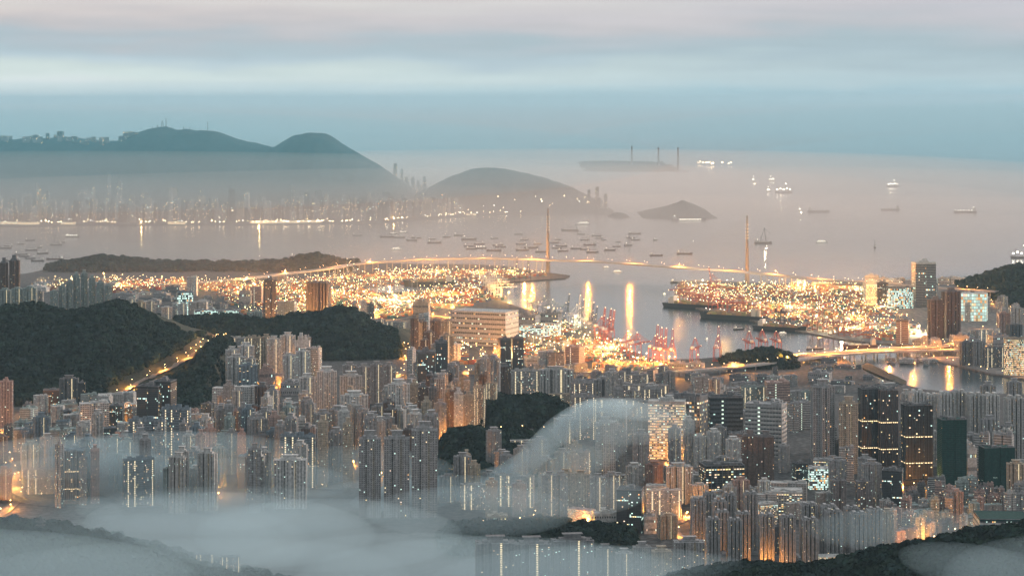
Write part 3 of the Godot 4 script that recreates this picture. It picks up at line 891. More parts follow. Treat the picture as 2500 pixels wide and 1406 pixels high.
const CENTRE := """
1015 1062 857 b985 glass_office steel 8 | rounded dark glass office tower with a red lit floor
1060 1092 832 b965 glass_office dim 8 | unfinished dark tower behind the rounded glass office
1092 1123 889 b965 balcony_block grey 10 | grey round-cornered block right of the rounded glass office
1072 1108 820 b905 trident beige 4 | beige tower behind the unfinished dark tower
728 772 922 b1040 trident white 6 | white tower with a lit crown, left end of the centre row
770 824 907 b1040 cross white 8 | tall white tower second in the centre row
826 886 918 b1050 cross pale 10 | tower with green-lit floors under its crown
835 870 892 b985 trident grey 4 | grey tower at the rear left of the centre
870 905 896 b985 trident grey 4 | grey tower second at the rear of the centre
903 935 890 b985 trident grey 6 | grey tower third at the rear of the centre
935 966 893 b985 trident grey 6 | grey tower right end at the rear of the centre
944 1002 938 b1075 cross white 8 | broad white tower with a stepped crown in the centre
828 900 965 b1085 cross white 6 | white towers' front member with dark sides left of centre
728 760 962 b1060 trident pale 4 | pale tower in front of the crown-lit white tower
1000 1022 938 b1055 stair_tower beige 4 | beige tower with a golden lit edge, centre
1020 1045 945 b1060 stair_tower brown 4 | brown tower with golden stair strips, centre
1045 1066 948 b1065 cross dim 6 | dark tower right of the golden strips
1060 1086 925 b1050 slender_tower grey 0 | plain grey slim tower in front of the glass offices
1108 1130 960 b1078 stair_tower white 0 | white tower with a dotted light line and a dark round crest
1130 1158 965 b1062 stair_tower beige 6 | beige lit tower right of the crested white one
1155 1185 945 b1045 slab beige -6 | beige slab at the left end of the golden estate row
1184 1214 935 b1030 slab beige -6 | second beige slab of the golden estate row
1060 1090 985 b1085 stair_tower grey 3 | grey tower with white dots left of the crested tower
1247 1315 904 b992 slab pale 8 | tall estate slab with a golden strip, left of three
1315 1400 902 b990 trident pale 4 | wide estate tower in the middle of three
1398 1476 928 b1000 slab grey 6 | estate slab right of three with golden strips
1265 1345 966 b1012 slab beige 4 | lower front slab with golden strips above the knoll
1340 1420 962 b1012 slab beige 4 | lower front slab right end above the knoll
1445 1520 926 b1000 trident grey 4 | grey estate tower left of the long low slab
1518 1632 940 b1000 slab grey 2 | long grey slab with a row of roof lights
1158 1200 930 b985 slab dim 0 | dark slab behind the golden estate row
1190 1245 905 b955 balcony_block dim 0 | dark low block left behind the estate slabs
875 930 1070 b1262 stair_tower grey 3 | left one of three big misty towers with dotted light strips
936 1000 1070 b1262 stair_tower grey 3 | middle one of three big misty towers with dotted light strips
1004 1068 1050 b1262 stair_tower grey 3 | right one of three big misty towers with dotted light strips
775 800 1030 b1190 stair_tower beige 3 | beige tower with a dotted strip left of the misty three
836 862 1035 b1190 stair_tower beige 3 | beige tower with bright strip close left of the misty three
640 700 1030 b1150 cross pale 4 | pale crowned tower in the thin mist left of centre
700 745 1025 b1130 balcony_block pale 0 | pale broad block in thin mist left of centre
668 748 1122 b1240 stair_tower white 2 | pale hotel tower with lit edges and a dark round emblem
890 930 1015 b1130 cross grey 4 | grey tower behind the misty three towers, left
925 965 1020 b1130 cross grey 4 | grey tower behind the misty three towers, middle
985 1030 1000 b1110 cross pale 4 | pale tower behind the misty three towers, right
800 850 1000 b1110 cross grey 4 | grey tower between the beige strips and the white front towers
"""
const RIGHT_CITY := """
2228 2285 640 b748 glass_office white 12 | tall office tower with one big glowing face by the far bridge
2110 2141 690 b745 lit_factory pale 10 | lit block at the right end of the eastern port
2166 2212 704 b752 bright_office steel -12 | office block with lit grid windows behind the eastern port
2138 2168 690 b738 glass_office brown 6 | dark block beside the lit grid office
2210 2232 702 b752 bright_office steel -12 | narrow end of the lit grid office
2266 2303 732 b828 trident brown 20 | left one of the tall brown riverside towers
2300 2346 712 b824 trident brown 24 | tallest of the brown riverside towers
2346 2415 716 b782 grid_warehouse white -16 | glowing white grid warehouse by the right hillside
2250 2290 700 b745 balcony_block white 0 | white block behind the brown riverside towers
2188 2222 782 b838 factory brown -14 | brown block at the near end of the eastern port
2452 2510 826 b915 lit_hotel beige -12 | golden lit broad block at the right edge by the river
2345 2376 836 b892 trident dim 8 | dark grey tower left of three by the river mouth
2374 2406 834 b893 trident grey 8 | grey tower middle of three by the river mouth
2404 2452 848 b896 slab dim 8 | dark grey slab right of three by the river mouth
2436 2466 765 b820 trident pink 10 | pinkish tower behind the golden lit broad block
2464 2500 752 b820 trident pale 10 | pale tower behind the golden lit broad block
2390 2444 805 b836 slab white -10 | white low slab with lit front near the river bend
2460 2496 792 b835 striped_tower steel 10 | slim tower right behind the golden lit broad block
1582 1676 978 b1118 banded_office pale -8 | curved office block with bright golden floor bands
1622 1728 965 b1108 lit_factory dim -26 | dark factory block with scattered golden windows beside the banded one
1728 1812 968 b1095 factory dark 4 | wide dark factory block right of the golden windows
1694 1734 920 b975 balcony_block grey 8 | grey block behind the golden banded office
1870 1927 932 b1008 factory pink 2 | pink block with a dotted light line at its side
1820 1922 985 b1110 factory grey -20 | grey banded factory with one bright stair strip
1733 1765 938 b975 shed white 6 | white low block behind the dark factory
1785 1822 934 b970 balcony_block grey 6 | grey low block left behind the pink block
1978 2041 945 b1150 cross grey 10 | tall grey tower alone with a lit waist band
2048 2098 985 b1155 stair_tower beige -12 | beige tower with a line of lit windows on its right side
2098 2146 948 b1145 luxury_tower dark 8 | left half of the tall black glass pair with winged roof
2144 2192 952 b1148 luxury_tower brown 8 | right half of the tall black glass pair with winged roof
2204 2276 988 b1180 luxury_tower dark 8 | wide black glass tower with white ribs and a lit waist
2293 2358 1022 b1200 netted_tower net 6 | tall tower wrapped in dark green netting
2394 2476 1090 b1198 netted_tower net 8 | broad block wrapped in dark green netting at right
2356 2382 1096 b1160 shed white 10 | plain white wall block between the two netted towers
2222 2258 958 b1100 striped_tower white 6 | leftmost tower of the striped row at the right rear
2258 2292 966 b1100 striped_tower white 6 | second tower of the striped row at the right rear
2290 2324 962 b1105 striped_tower white 6 | third tower of the striped row at the right rear
2324 2360 958 b1105 striped_tower pale 6 | fourth tower of the striped row at the right rear
2362 2402 965 b1110 striped_tower pale 6 | fifth tower of the striped row at the right rear
2402 2440 965 b1110 striped_tower white 6 | sixth tower of the striped row at the right rear
2455 2500 972 b1125 striped_tower pale 6 | tower of the striped row cut by the right edge
2396 2432 942 b1060 trident grey 6 | grey tower top behind the striped row, left
2460 2496 934 b1050 trident grey 6 | grey tower top behind the striped row at the right edge
2200 2225 962 b1090 cross pale 6 | pale tower between black glass pair and striped row
"""
const FRONT_CLUSTER := """
1692 1724 1066 b1140 stair_tower white 10 | plain white wall tower in front of the golden windows
1722 1764 1054 b1140 cross white 14 | white tower right of the plain white wall tower
1770 1811 1072 b1150 cross white 10 | white stepped tower right of the other two white ones
1812 1852 1064 b1215 stair_tower brown -6 | brown tower with golden strip, left of two
1850 1892 1066 b1215 stair_tower brown -6 | brown tower with golden strip, right of two
1710 1816 1132 b1222 lit_factory dark 10 | black block full of small golden windows
1936 1972 1130 b1190 glass_office dark 14 | dark tower carrying a big glowing picture screen
1975 2025 1142 b1192 bright_office white 0 | low white building lit green-white from inside
2025 2066 1124 b1205 stair_tower grey 0 | grey tower with a lit neck beside the low lit building
2096 2130 1118 b1210 stair_tower grey 0 | grey tower with ring roof, rear one of two
2106 2152 1132 b1240 stair_tower grey 4 | grey tower with ring roof, front one of two
2030 2066 1172 b1258 slender_tower dim 6 | dark slim tower left of a pair in the front right
2090 2126 1174 b1258 slender_tower dim 6 | dark slim tower right of a pair in the front right
2152 2210 1146 b1250 glass_office dark -14 | black glass tower with one white-lit edge
1882 1972 1178 b1240 balcony_block pale -8 | pale office slab with a lit band of windows
1866 1962 1196 b1255 lit_factory pale -6 | pale lower office with many lit windows
1788 1830 1172 b1260 trident pink 6 | pink tower above the front grey cluster
1852 1882 1174 b1255 trident white 6 | white slim tower above the front grey cluster
1766 1798 1188 b1262 trident pale 6 | pale tower left of the pink one above the cluster
2266 2310 1168 b1240 balcony_block steel -12 | blue-grey block left below the tall netted tower
2318 2352 1200 b1275 trident pink 4 | pink slim block in the low quarter at right
2368 2392 1228 b1305 stair_tower greenish 4 | greenish slim block with lit dots in the low quarter
2458 2506 1132 b1232 trident beige -10 | beige tower with lit top at the right edge
2384 2510 1258 b1345 deck_warehouse net -4 | big flat block with a dark green roof at the right edge
1718 1748 1206 b1352 striped_tower grey 2 | back row left tower of the front grey cluster
1764 1796 1208 b1352 striped_tower grey 2 | back row second tower of the front grey cluster
1816 1850 1206 b1350 striped_tower grey 2 | back row third tower of the front grey cluster
1688 1722 1220 b1372 striped_tower grey 2 | leftmost tower of the front grey cluster
1738 1774 1224 b1362 striped_tower grey 2 | tower just right behind the leftmost of the front grey cluster
1746 1780 1250 b1382 striped_tower grey 2 | middle left tower of the front grey cluster
1796 1832 1254 b1384 striped_tower grey 2 | middle tower of the front grey cluster
1724 1758 1268 b1402 striped_tower grey 2 | front left tower of the front grey cluster
1776 1812 1270 b1402 striped_tower grey 2 | front second tower of the front grey cluster
1853 1890 1259 b1388 striped_tower grey 2 | standing alone fifth tower of the front grey cluster
1905 1942 1262 b1392 striped_tower grey 2 | standing alone sixth tower of the front grey cluster
1954 1996 1232 b1362 striped_tower grey 2 | rear tower above the seventh of the front grey cluster
1958 1997 1268 b1392 striped_tower grey 2 | seventh tower from the left of the front grey cluster
2004 2044 1236 b1365 striped_tower grey 2 | rear tower in the right half of the front grey cluster
2016 2056 1248 b1378 striped_tower grey 2 | front tower in the right half of the front grey cluster
2062 2098 1240 b1368 striped_tower grey 2 | rear tower near the right end of the front grey cluster
2076 2116 1254 b1380 striped_tower grey 2 | front tower near the right end of the front grey cluster
2118 2154 1244 b1375 striped_tower grey 2 | right end tower of the front grey cluster
1884 1914 1284 b1350 slender_tower dim 2 | dark slim tower between the fifth and sixth front cluster towers
1998 2112 1356 b1392 lit_hotel white 2 | low white car park lit from inside before the front cluster
2152 2182 1250 b1352 trident beige 4 | beige tower right of the front grey cluster
"""
const FRONT_MIDDLE := """
1505 1574 1192 b1296 glass_office dark -10 | dark glass office with white lit lower floors
1578 1664 1196 b1262 slab white 8 | white slab lit orange at its foot
1526 1572 1138 b1230 cross pale 8 | pale tower behind the dark glass office
1574 1622 1134 b1232 cross red 8 | reddish tower behind the white slab
1620 1692 1138 b1228 trident pale 8 | pale wide tower behind the white slab
1245 1322 1074 b1152 slab pale 4 | slab with many lit windows at the edge of the rolling mist
1352 1412 1022 b1140 trident pale 4 | pale tower mostly swallowed by the rolling mist
1388 1442 1102 b1200 slab grey 4 | grey slab below the rolling mist
1454 1502 1032 b1180 stair_tower pale 2 | tower with a bright stair strip right of the rolling mist
1502 1530 1050 b1160 stair_tower grey 2 | grey tower second right of the rolling mist
1545 1585 1060 b1180 stair_tower grey 4 | grey tower left of the golden banded office
1360 1400 1155 b1255 stair_tower beige 2 | beige tower with golden strip in thin mist, left of two
1396 1440 1158 b1255 stair_tower beige 2 | beige tower with golden strip in thin mist, right of two
1185 1215 1175 b1262 stair_tower beige 2 | lit-strip tower standing in the mist left of middle
1250 1285 1180 b1260 stair_tower grey 2 | second lit-strip tower standing in the mist left of middle
1440 1478 1165 b1262 trident grey 2 | grey tower in thin mist behind the curved lit building
1474 1512 1160 b1250 trident grey 2 | grey tower left of the dark glass office
1322 1360 1160 b1262 trident grey 2 | grey tower in mist left of the beige strip towers
1388 1452 1242 b1278 lit_hotel pink -32 | low orange-lit building along the curved street
1448 1515 1252 b1292 shed pale 4 | low pale hall before the dark glass office
1188 1240 1258 b1285 shed beige 4 | small hall lit orange among trees
1572 1602 1260 b1300 shed pale 0 | pale low hall right of the dark glass office
1608 1655 1258 b1315 trident beige 10 | small beige tower with lit windows in front of the white slab
"""
const BOTTOM := """
1160 1258 1324 b1500 trident dim 4 | wide dark block with a lit strip at the bottom, left of three
1250 1345 1326 b1500 trident dim 6 | wide dark block with a lit strip at the bottom, middle of three
1345 1450 1318 b1490 trident dim 8 | wide dark block with a lit strip at the bottom, right of three
1455 1500 1340 b1470 trident dim 4 | grey tower at the bottom right of the three dark blocks
1502 1545 1350 b1475 trident grey 4 | grey tower second right of the three dark blocks at the bottom
1545 1590 1335 b1465 stair_tower grey 4 | tower with a white stair strip at the bottom
1590 1640 1345 b1468 stair_tower beige 4 | tower with a beige stair strip at the bottom
1645 1720 1322 b1450 stair_tower grey 2 | grey tower with golden strips at the bottom edge
472 520 1352 b1500 slab blue 4 | faint slab in the thick mist at the bottom left
535 585 1358 b1500 slab blue 4 | second faint slab in the thick mist at the bottom left
"""

# ---------------------------------------------------------------- the rest of the city, quarter by quarter
# quarter: foot outline in the survey picture | how many, spacing, height from, to | styles and tones
const QUARTERS := [
	["0 1085, 60 1010, 300 1000, 330 1062, 520 1068, 520 1120, 250 1135, 0 1150", 62, 34.0, 26.0, 58.0, "balcony_block:white balcony_block:greenish tenement:steel tenement:greenish factory:greenish balcony_block:blue tenement:dim balcony_block:white glass_office:steel", "in the left quarter"],
	["0 1150, 250 1135, 520 1120, 760 1120, 780 1240, 560 1262, 300 1250, 120 1240, 60 1230", 56, 40.0, 70.0, 128.0, "trident:blue cross:grey stair_tower:pink trident:pale slab:blue cross:pale stair_tower:grey trident:greenish slender_tower:grey", "in the mist at left"],
	["540 1050, 740 1055, 1000 1065, 1085 1060, 1070 1180, 800 1200, 640 1180, 520 1120", 54, 40.0, 80.0, 122.0, "cross:pale trident:grey cross:grey stair_tower:beige trident:brown cross:white slender_tower:pink stair_tower:grey trident:pale", "in the centre"],
	["985 985, 1240 962, 1240 1000, 1150 1045, 1110 1085, 1000 1060", 30, 42.0, 70.0, 110.0, "cross:grey stair_tower:beige trident:brown cross:pale slender_tower:beige trident:dim", "right of the centre"],
	["1420 1010, 1580 1005, 1720 1120, 1700 1150, 1600 1160, 1480 1130, 1400 1060", 22, 46.0, 60.0, 105.0, "trident:grey cross:pale slab:grey stair_tower:grey", "round the rolling mist"],
	["1700 985, 1960 1010, 2200 1100, 2200 1190, 1960 1180, 1700 1180", 34, 44.0, 36.0, 74.0, "factory:grey factory:dim balcony_block:grey lit_factory:grey trident:grey slab:greenish tenement:steel", "in the factory quarter"],
	["1560 1215, 1700 1200, 1900 1240, 2060 1250, 2090 1270, 1680 1290, 1600 1275", 26, 36.0, 22.0, 52.0, "trident:pale balcony_block:grey slender_tower:grey trident:pink balcony_block:pale stair_tower:grey lit_factory:pale", "above the front grey cluster"],
	["2160 1250, 2300 1215, 2500 1235, 2500 1262, 2380 1262, 2370 1330, 2260 1340, 2170 1350", 74, 25.0, 18.0, 52.0, "tenement:grey tenement:greenish tenement:pale slender_tower:pink slender_tower:pale tenement:dim balcony_block:greenish tenement:pink", "in the low old quarter at right"],
	["2200 1110, 2500 1120, 2500 1160, 2300 1170, 2200 1165", 20, 40.0, 60.0, 100.0, "striped_tower:pale trident:grey balcony_block:grey", "behind the netted towers"],
	["1200 1165, 1480 1190, 1560 1240, 1440 1262, 1180 1268, 1080 1230", 22, 44.0, 40.0, 92.0, "trident:grey stair_tower:beige slab:pale cross:grey", "in the thin mist of the lower middle"],
	["1640 1300, 1700 1400, 1900 1400, 2060 1398, 2150 1380, 2140 1350, 1900 1400, 1690 1310", 14, 26.0, 10.0, 26.0, "tenement:pale shed:grey tenement:grey", "at the foot of the front grey cluster"],
	["1640 905, 1760 905, 1960 915, 2080 955, 1960 1010, 1860 975, 1700 960", 26, 34.0, 10.0, 34.0, "shed:dim tenement:dim shed:grey balcony_block:grey tenement:pale", "below the flyover"],
	["1440 925, 1630 918, 1640 955, 1560 962, 1440 965", 12, 40.0, 24.0, 60.0, "slab:grey trident:grey balcony_block:dim", "under the flyover's left end"],
	["1120 890, 1240 925, 1420 905, 1430 950, 1260 985, 1125 955", 12, 40.0, 14.0, 40.0, "balcony_block:grey tenement:pale trident:dim balcony_block:pale", "behind the golden estate row"],
	["1270 820, 1420 860, 1410 905, 1250 925, 1260 850", 11, 46.0, 12.0, 30.0, "balcony_block:grey shed:pale factory:grey tenement:white", "beside the container quay"],
	["985 800, 1100 850, 1100 900, 1010 935, 985 880", 12, 40.0, 30.0, 80.0, "trident:brown cross:beige slender_tower:grey balcony_block:pale", "left of the cargo centre"],
	["290 716, 470 712, 640 760, 640 782, 470 795, 420 770, 300 735", 40, 60.0, 8.0, 24.0, "shed:grey shed:dim tenement:grey shed:pale", "behind the four pale hillside towers"],
	["2240 840, 2330 830, 2440 822, 2440 850, 2340 862, 2250 852", 18, 40.0, 12.0, 40.0, "balcony_block:grey tenement:pale shed:grey", "at the river mouth"],
	["2400 730, 2500 770, 2500 810, 2430 800, 2360 790", 14, 44.0, 30.0, 70.0, "trident:grey tenement:pale slender_tower:pale", "below the right hillside"],
	["60 700, 240 690, 300 700, 290 712, 100 720", 20, 80.0, 12.0, 26.0, "shed:white shed:pale tenement:grey", "behind the pale stepped cluster"],
	["600 925, 690 935, 760 950, 740 1000, 640 1000, 610 960", 10, 36.0, 14.0, 34.0, "balcony_block:pale tenement:pink shed:grey", "below the hillside estate"],
	["2150 880, 2330 893, 2440 918, 2420 908, 2250 878", 10, 30.0, 6.0, 12.0, "shed:pale tenement:grey", "on the lit river bank"],
	["1960 885, 2070 880, 2130 915, 2180 950, 2080 960, 1990 925", 16, 26.0, 5.0, 14.0, "shed:dim tenement:steel", "by the dark river pier"],
	["2100 700, 2340 695, 2420 690, 2400 684, 2120 690", 26, 90.0, 14.0, 34.0, "shed:pale factory:pale shed:white", "on the far side of the eastern port"],
]

func build_fill() -> void:
	for q in QUARTERS:
		var poly := PackedVector2Array()
		for p in points(q[0]):
			var g := on_ground(p.x, p.y)
			poly.append(Vector2(g.x, g.z))
		var lo := poly[0]
		var hi := poly[0]
		for p in poly:
			lo = lo.min(p)
			hi = hi.max(p)
		var styles: PackedStringArray = q[5].split(" ")
		var made := 0
		var tries := 0
		while made < q[1] and tries < q[1] * 40:
			tries += 1
			var at := Vector2(rng.randf_range(lo.x, hi.x), rng.randf_range(lo.y, hi.y))
			if not Geometry2D.is_point_in_polygon(at, poly) or near_road(at.x, at.y, 14.0):
				continue
			var st := styles[rng.randi() % styles.size()].split(":")
			var s: Vector3 = protos[st[0]].size
			var scale := rng.randf_range(0.58, 0.88)
			var r := maxf(s.x, s.z) * scale * 0.5
			var free := true
			for o in occupied:
				if Vector2(o.x, o.y).distance_squared_to(at) < pow((o.z + r) * 0.74, 2):
					free = false
					break
			if not free:
				continue
			var h := rng.randf_range(q[3], q[4])
			var y := ground_height(at.x, at.y) - 1.0
			var o := put_building(st[0], Vector3(at.x, y, at.y), s.x * scale, h, rng.randf_range(-0.5, 0.5) + (PI / 2 if rng.randf() < 0.15 else 0.0), st[1], "", "buildings " + q[6])
			o.set_meta("quarter", q[6])
			made += 1

func build_skyline() -> void:
	# the far island front: rows of towers behind the shore, thinning to the right
	var made := 0
	var tries := 0
	var spots := []
	while made < 290 and tries < 9000:
		tries += 1
		var px := rng.randf_range(-40, 1480)
		var shore := lerpf(548, 545, clampf(px / 900.0, 0, 1)) if px < 900 else lerpf(545, 519, clampf((px - 900) / 300.0, 0, 1))
		var back := pow(rng.randf(), 1.5) * (34.0 if px < 700 else (22.0 if px < 1150 else 9.0))
		if px > 1150 and rng.randf() < 0.45: continue
		var at := on_ground(px, shore - 4.0 - back)
		var ok := true
		for s in spots:
			if s.distance_squared_to(Vector2(at.x, at.z)) < 30.0 * 30.0:
				ok = false
				break
		if not ok: continue
		if ground_height(at.x, at.z) > (110.0 if px < 300 else 50.0): continue
		spots.append(Vector2(at.x, at.z))
		var style: String = ["far_tower", "far_tower", "far_block", "far_pencil"][rng.randi() % 4]
		var h := rng.randf_range(60, 150) * (1.0 if px < 1000 else 0.75)
		if rng.randf() < 0.08 and px < 900: h *= 1.45
		at.y = ground_height(at.x, at.z) - 1.0
		var t: String = ["grey", "dim", "pale", "brown", "beige", "steel"][rng.randi() % 6]
		var w: float = protos[style].size.x * rng.randf_range(0.8, 1.25)
		var o := put_building(style, at, w, h, rng.randf_range(-0.4, 0.4), t, "", "towers along the far island shore")
		o.set_meta("quarter", "on the far island shore")
		made += 1
	# houses and blocks along the far ridge
	for k in 34:
		var px := rng.randf_range(-10, 300)
		if k > 26: px = rng.randf_range(300, 330)
		var d := 16250.0
		var at := in_air(px, 350, d + rng.randf_range(-260, 60))
		at.y = ground_height(at.x, at.z) - 2.0
		var o := put_building("far_block" if k % 3 else "far_tower", at, rng.randf_range(24, 70), rng.randf_range(16, 46), rng.randf_range(-0.4, 0.4), ["dim", "steel", "grey"][k % 3], "", "buildings along the far ridge")
		o.set_meta("quarter", "on the far ridge")
	# far settlement in the gap behind the flat-topped peak
	for k in 16:
		var at := on_ground(rng.randf_range(960, 1040), rng.randf_range(476, 500))
		at.y = ground_height(at.x, at.z) - 1.0
		var o := put_building("far_tower" if k % 2 else "far_pencil", at, rng.randf_range(18, 26), rng.randf_range(50, 105), 0.2, ["grey", "pale", "beige"][k % 3], "", "towers between the far hills")
		o.set_meta("quarter", "between the far hills")
	# lamps and lit piers along the far shore, masts on the far mountain
	lamp_proto("shore_lamp", 14.0, 2.6, 0.0, Color(1.0, 0.72, 0.4), 40.0)
	lamp_proto("white_shore_lamp", 14.0, 2.6, 0.0, Color(1.0, 0.95, 0.78), 40.0)
	var row := []
	for k in 170:
		var px := rng.randf_range(-20, 1160) if k < 140 else rng.randf_range(1160, 1480)
		if k % 7 == 0: px = rng.randf_range(600, 800)
		var shore := 548.5 if px < 560 else (lerpf(548, 545, (px - 560) / 340.0) if px < 900 else lerpf(545, 526, clampf((px - 900) / 250.0, 0, 1)) - clampf((px - 1150) / 330.0, 0, 1) * 9.0)
		row.append([px, on_ground(px, shore - 1.0 - pow(rng.randf(), 2.0) * 7.0)])
	row.sort_custom(func(x, y): return x[0] < y[0])
	for k in row.size():
		var white := k % 5 == 0
		var at: Vector3 = row[k][1]
		at.y = ground_height(at.x, at.z)
		var o := stand("white_shore_lamp" if white else "shore_lamp", "shore lamp", at, 0.0)
		o.set_meta("group", "lamps along the far island shore")
		o.set_meta("label", "%s %s lamp from the left along the far island shore" % [ordinal(k + 1), "white" if white else "amber"])
		if k % 28 == 4: shine(o, Vector3(0, 9, 8), 8000.0, Color(1.0, 0.8, 0.5), 3.0)
	var piers := [[18, 547, 150, "leftmost long lit pier on the far shore"], [70, 548, 120, "lit pier right of the leftmost on the far shore"], [165, 548, 90, "lit pier before the left half of the far city"], [430, 547, 110, "lit pier in the middle of the far city front"], [640, 545, 160, "long bright pier left of the brightest on the far shore"], [700, 544, 170, "brightest long pier on the far shore"], [758, 543, 130, "bright pier right end of the long bright row"], [1150, 526, 70, "lit pier at the right end of the far city"]]
	for q in piers:
		var at := on_ground(q[0], q[1])
		var o := put_building("lit_hotel", at, q[2], 16.0, 0.05, "beige", q[3])
		o.name = numbered("lit_pier")
		o.set_meta("category", "pier")
		for m in o.get_children():
			if String(m.name) == "lit_windows": m.material_override = window_glow(3.5)
	var masts := [[371, 312, 10, "short mast left of the mountain top"], [383, 311, 14, "mast second from the left on the mountain top"], [395, 309, 44, "thick lattice mast on the mountain top"], [404, 309, 56, "tallest thin mast on the mountain top"], [447, 314, 18, "small mast on the saddle of the mountain"], [462, 315, 16, "second small mast on the saddle of the mountain"], [506, 318, 66, "lone tall mast right on the mountain ridge"]]
	for q in masts:
		var at := in_air(q[0], q[1], 16300.0)
		at.y = ground_height(at.x, at.z) - 3.0
		var o := thing("radio_mast", "radio mast", q[3], "masts on the far mountain", at)
		var b := MeshBuilder.new()
		var t: float = 14.0 if "thick" in q[3] else 5.0
		for s in [Vector3(t / 2, 0, t / 2), Vector3(-t / 2, 0, t / 2), Vector3(-t / 2, 0, -t / 2), Vector3(t / 2, 0, -t / 2)]:
			b.bar(s, s * 0.35 + Vector3(0, q[2] + 6.0, 0), 1.6)
		part("lattice", b.build(), paint(0.12, 0.13, 0.14), o)
		var c := MeshBuilder.new()
		for j in 4: c.box(Vector3(0, (q[2] + 4.0) * (j + 1) / 4.0, 0), Vector3(t, 2.0, t) * (1.0 - j * 0.16))
		part("platform", c.build(), paint(0.12, 0.13, 0.14), o)
	for q in [[1543, 356, "left one of three far power station chimneys"], [1608, 359, "middle one of three far power station chimneys"], [1656, 359, "right one of three far power station chimneys"]]:
		var at := in_air(q[0], q[1], 26000.0)
		var h := at.y
		at.y = 0.0
		var o := thing("chimney_stack", "chimney", q[2], "chimneys of the far power station", at)
		var b := MeshBuilder.new()
		b.lathe(Vector3.ZERO, PackedVector2Array([Vector2(15, -2), Vector2(11, h * 0.5), Vector2(9, h), Vector2(7, h)]), 12)
		part("shaft", b.build(), paint(0.16, 0.18, 0.19), o)
		var c := MeshBuilder.new()
		for j in 3: c.lathe(Vector3(0, h * (0.62 + j * 0.14), 0), PackedVector2Array([Vector2(10.6, 0), Vector2(10.6, 9)]), 12)
		part("band", c.build(), paint(0.3, 0.1, 0.08), o)
	var islet := []
	for k in 13:
		islet.append([rng.randf_range(1705, 1790) if k > 2 else 1730.0 + k * 4, rng.randf_range(398, 406)])
	islet.sort_custom(func(x, y): return x[0] < y[0])
	for k in islet.size():
		var o := stand("shore_lamp", "shore lamp", on_ground(islet[k][0], islet[k][1], 2.0), 0.0)
		o.scale = Vector3.ONE * 2.2
		o.set_meta("group", "lamps of the far island village")
		o.set_meta("label", "%s lamp from the left of the tiny far island village" % ordinal(k + 1))
	var pav := thing("lookout_pavilion", "pavilion", "small dark pavilion on stilts alone in the mist at bottom left", "", in_air(97, 1310, 3300.0))
	pav.position.y = ground_height(pav.position.x, pav.position.z)
	for x in [-4.0, 4.0]:
		for z in [-4.0, 4.0]:
			var lb := MeshBuilder.new()
			lb.bar(Vector3(x, -3, z), Vector3(x * 0.7, 12, z * 0.7), 0.9)
			part("leg", lb.build(), paint(0.05, 0.05, 0.05), pav)
	var fb := MeshBuilder.new()
	fb.box(Vector3(0, 11.6, 0), Vector3(13, 1.2, 12), true)
	fb.box(Vector3(0, 12.8, 0), Vector3(7, 5, 7))
	part("deck", fb.build(), paint(0.05, 0.05, 0.05), pav)
	var rb := MeshBuilder.new()
	rb.lathe(Vector3(0, 17, 0), PackedVector2Array([Vector2(9, 0), Vector2(5, 2.2), Vector2(3.6, 5), Vector2(0.3, 9)]), 6)
	part("roof", rb.build(), paint(0.04, 0.045, 0.045), pav)

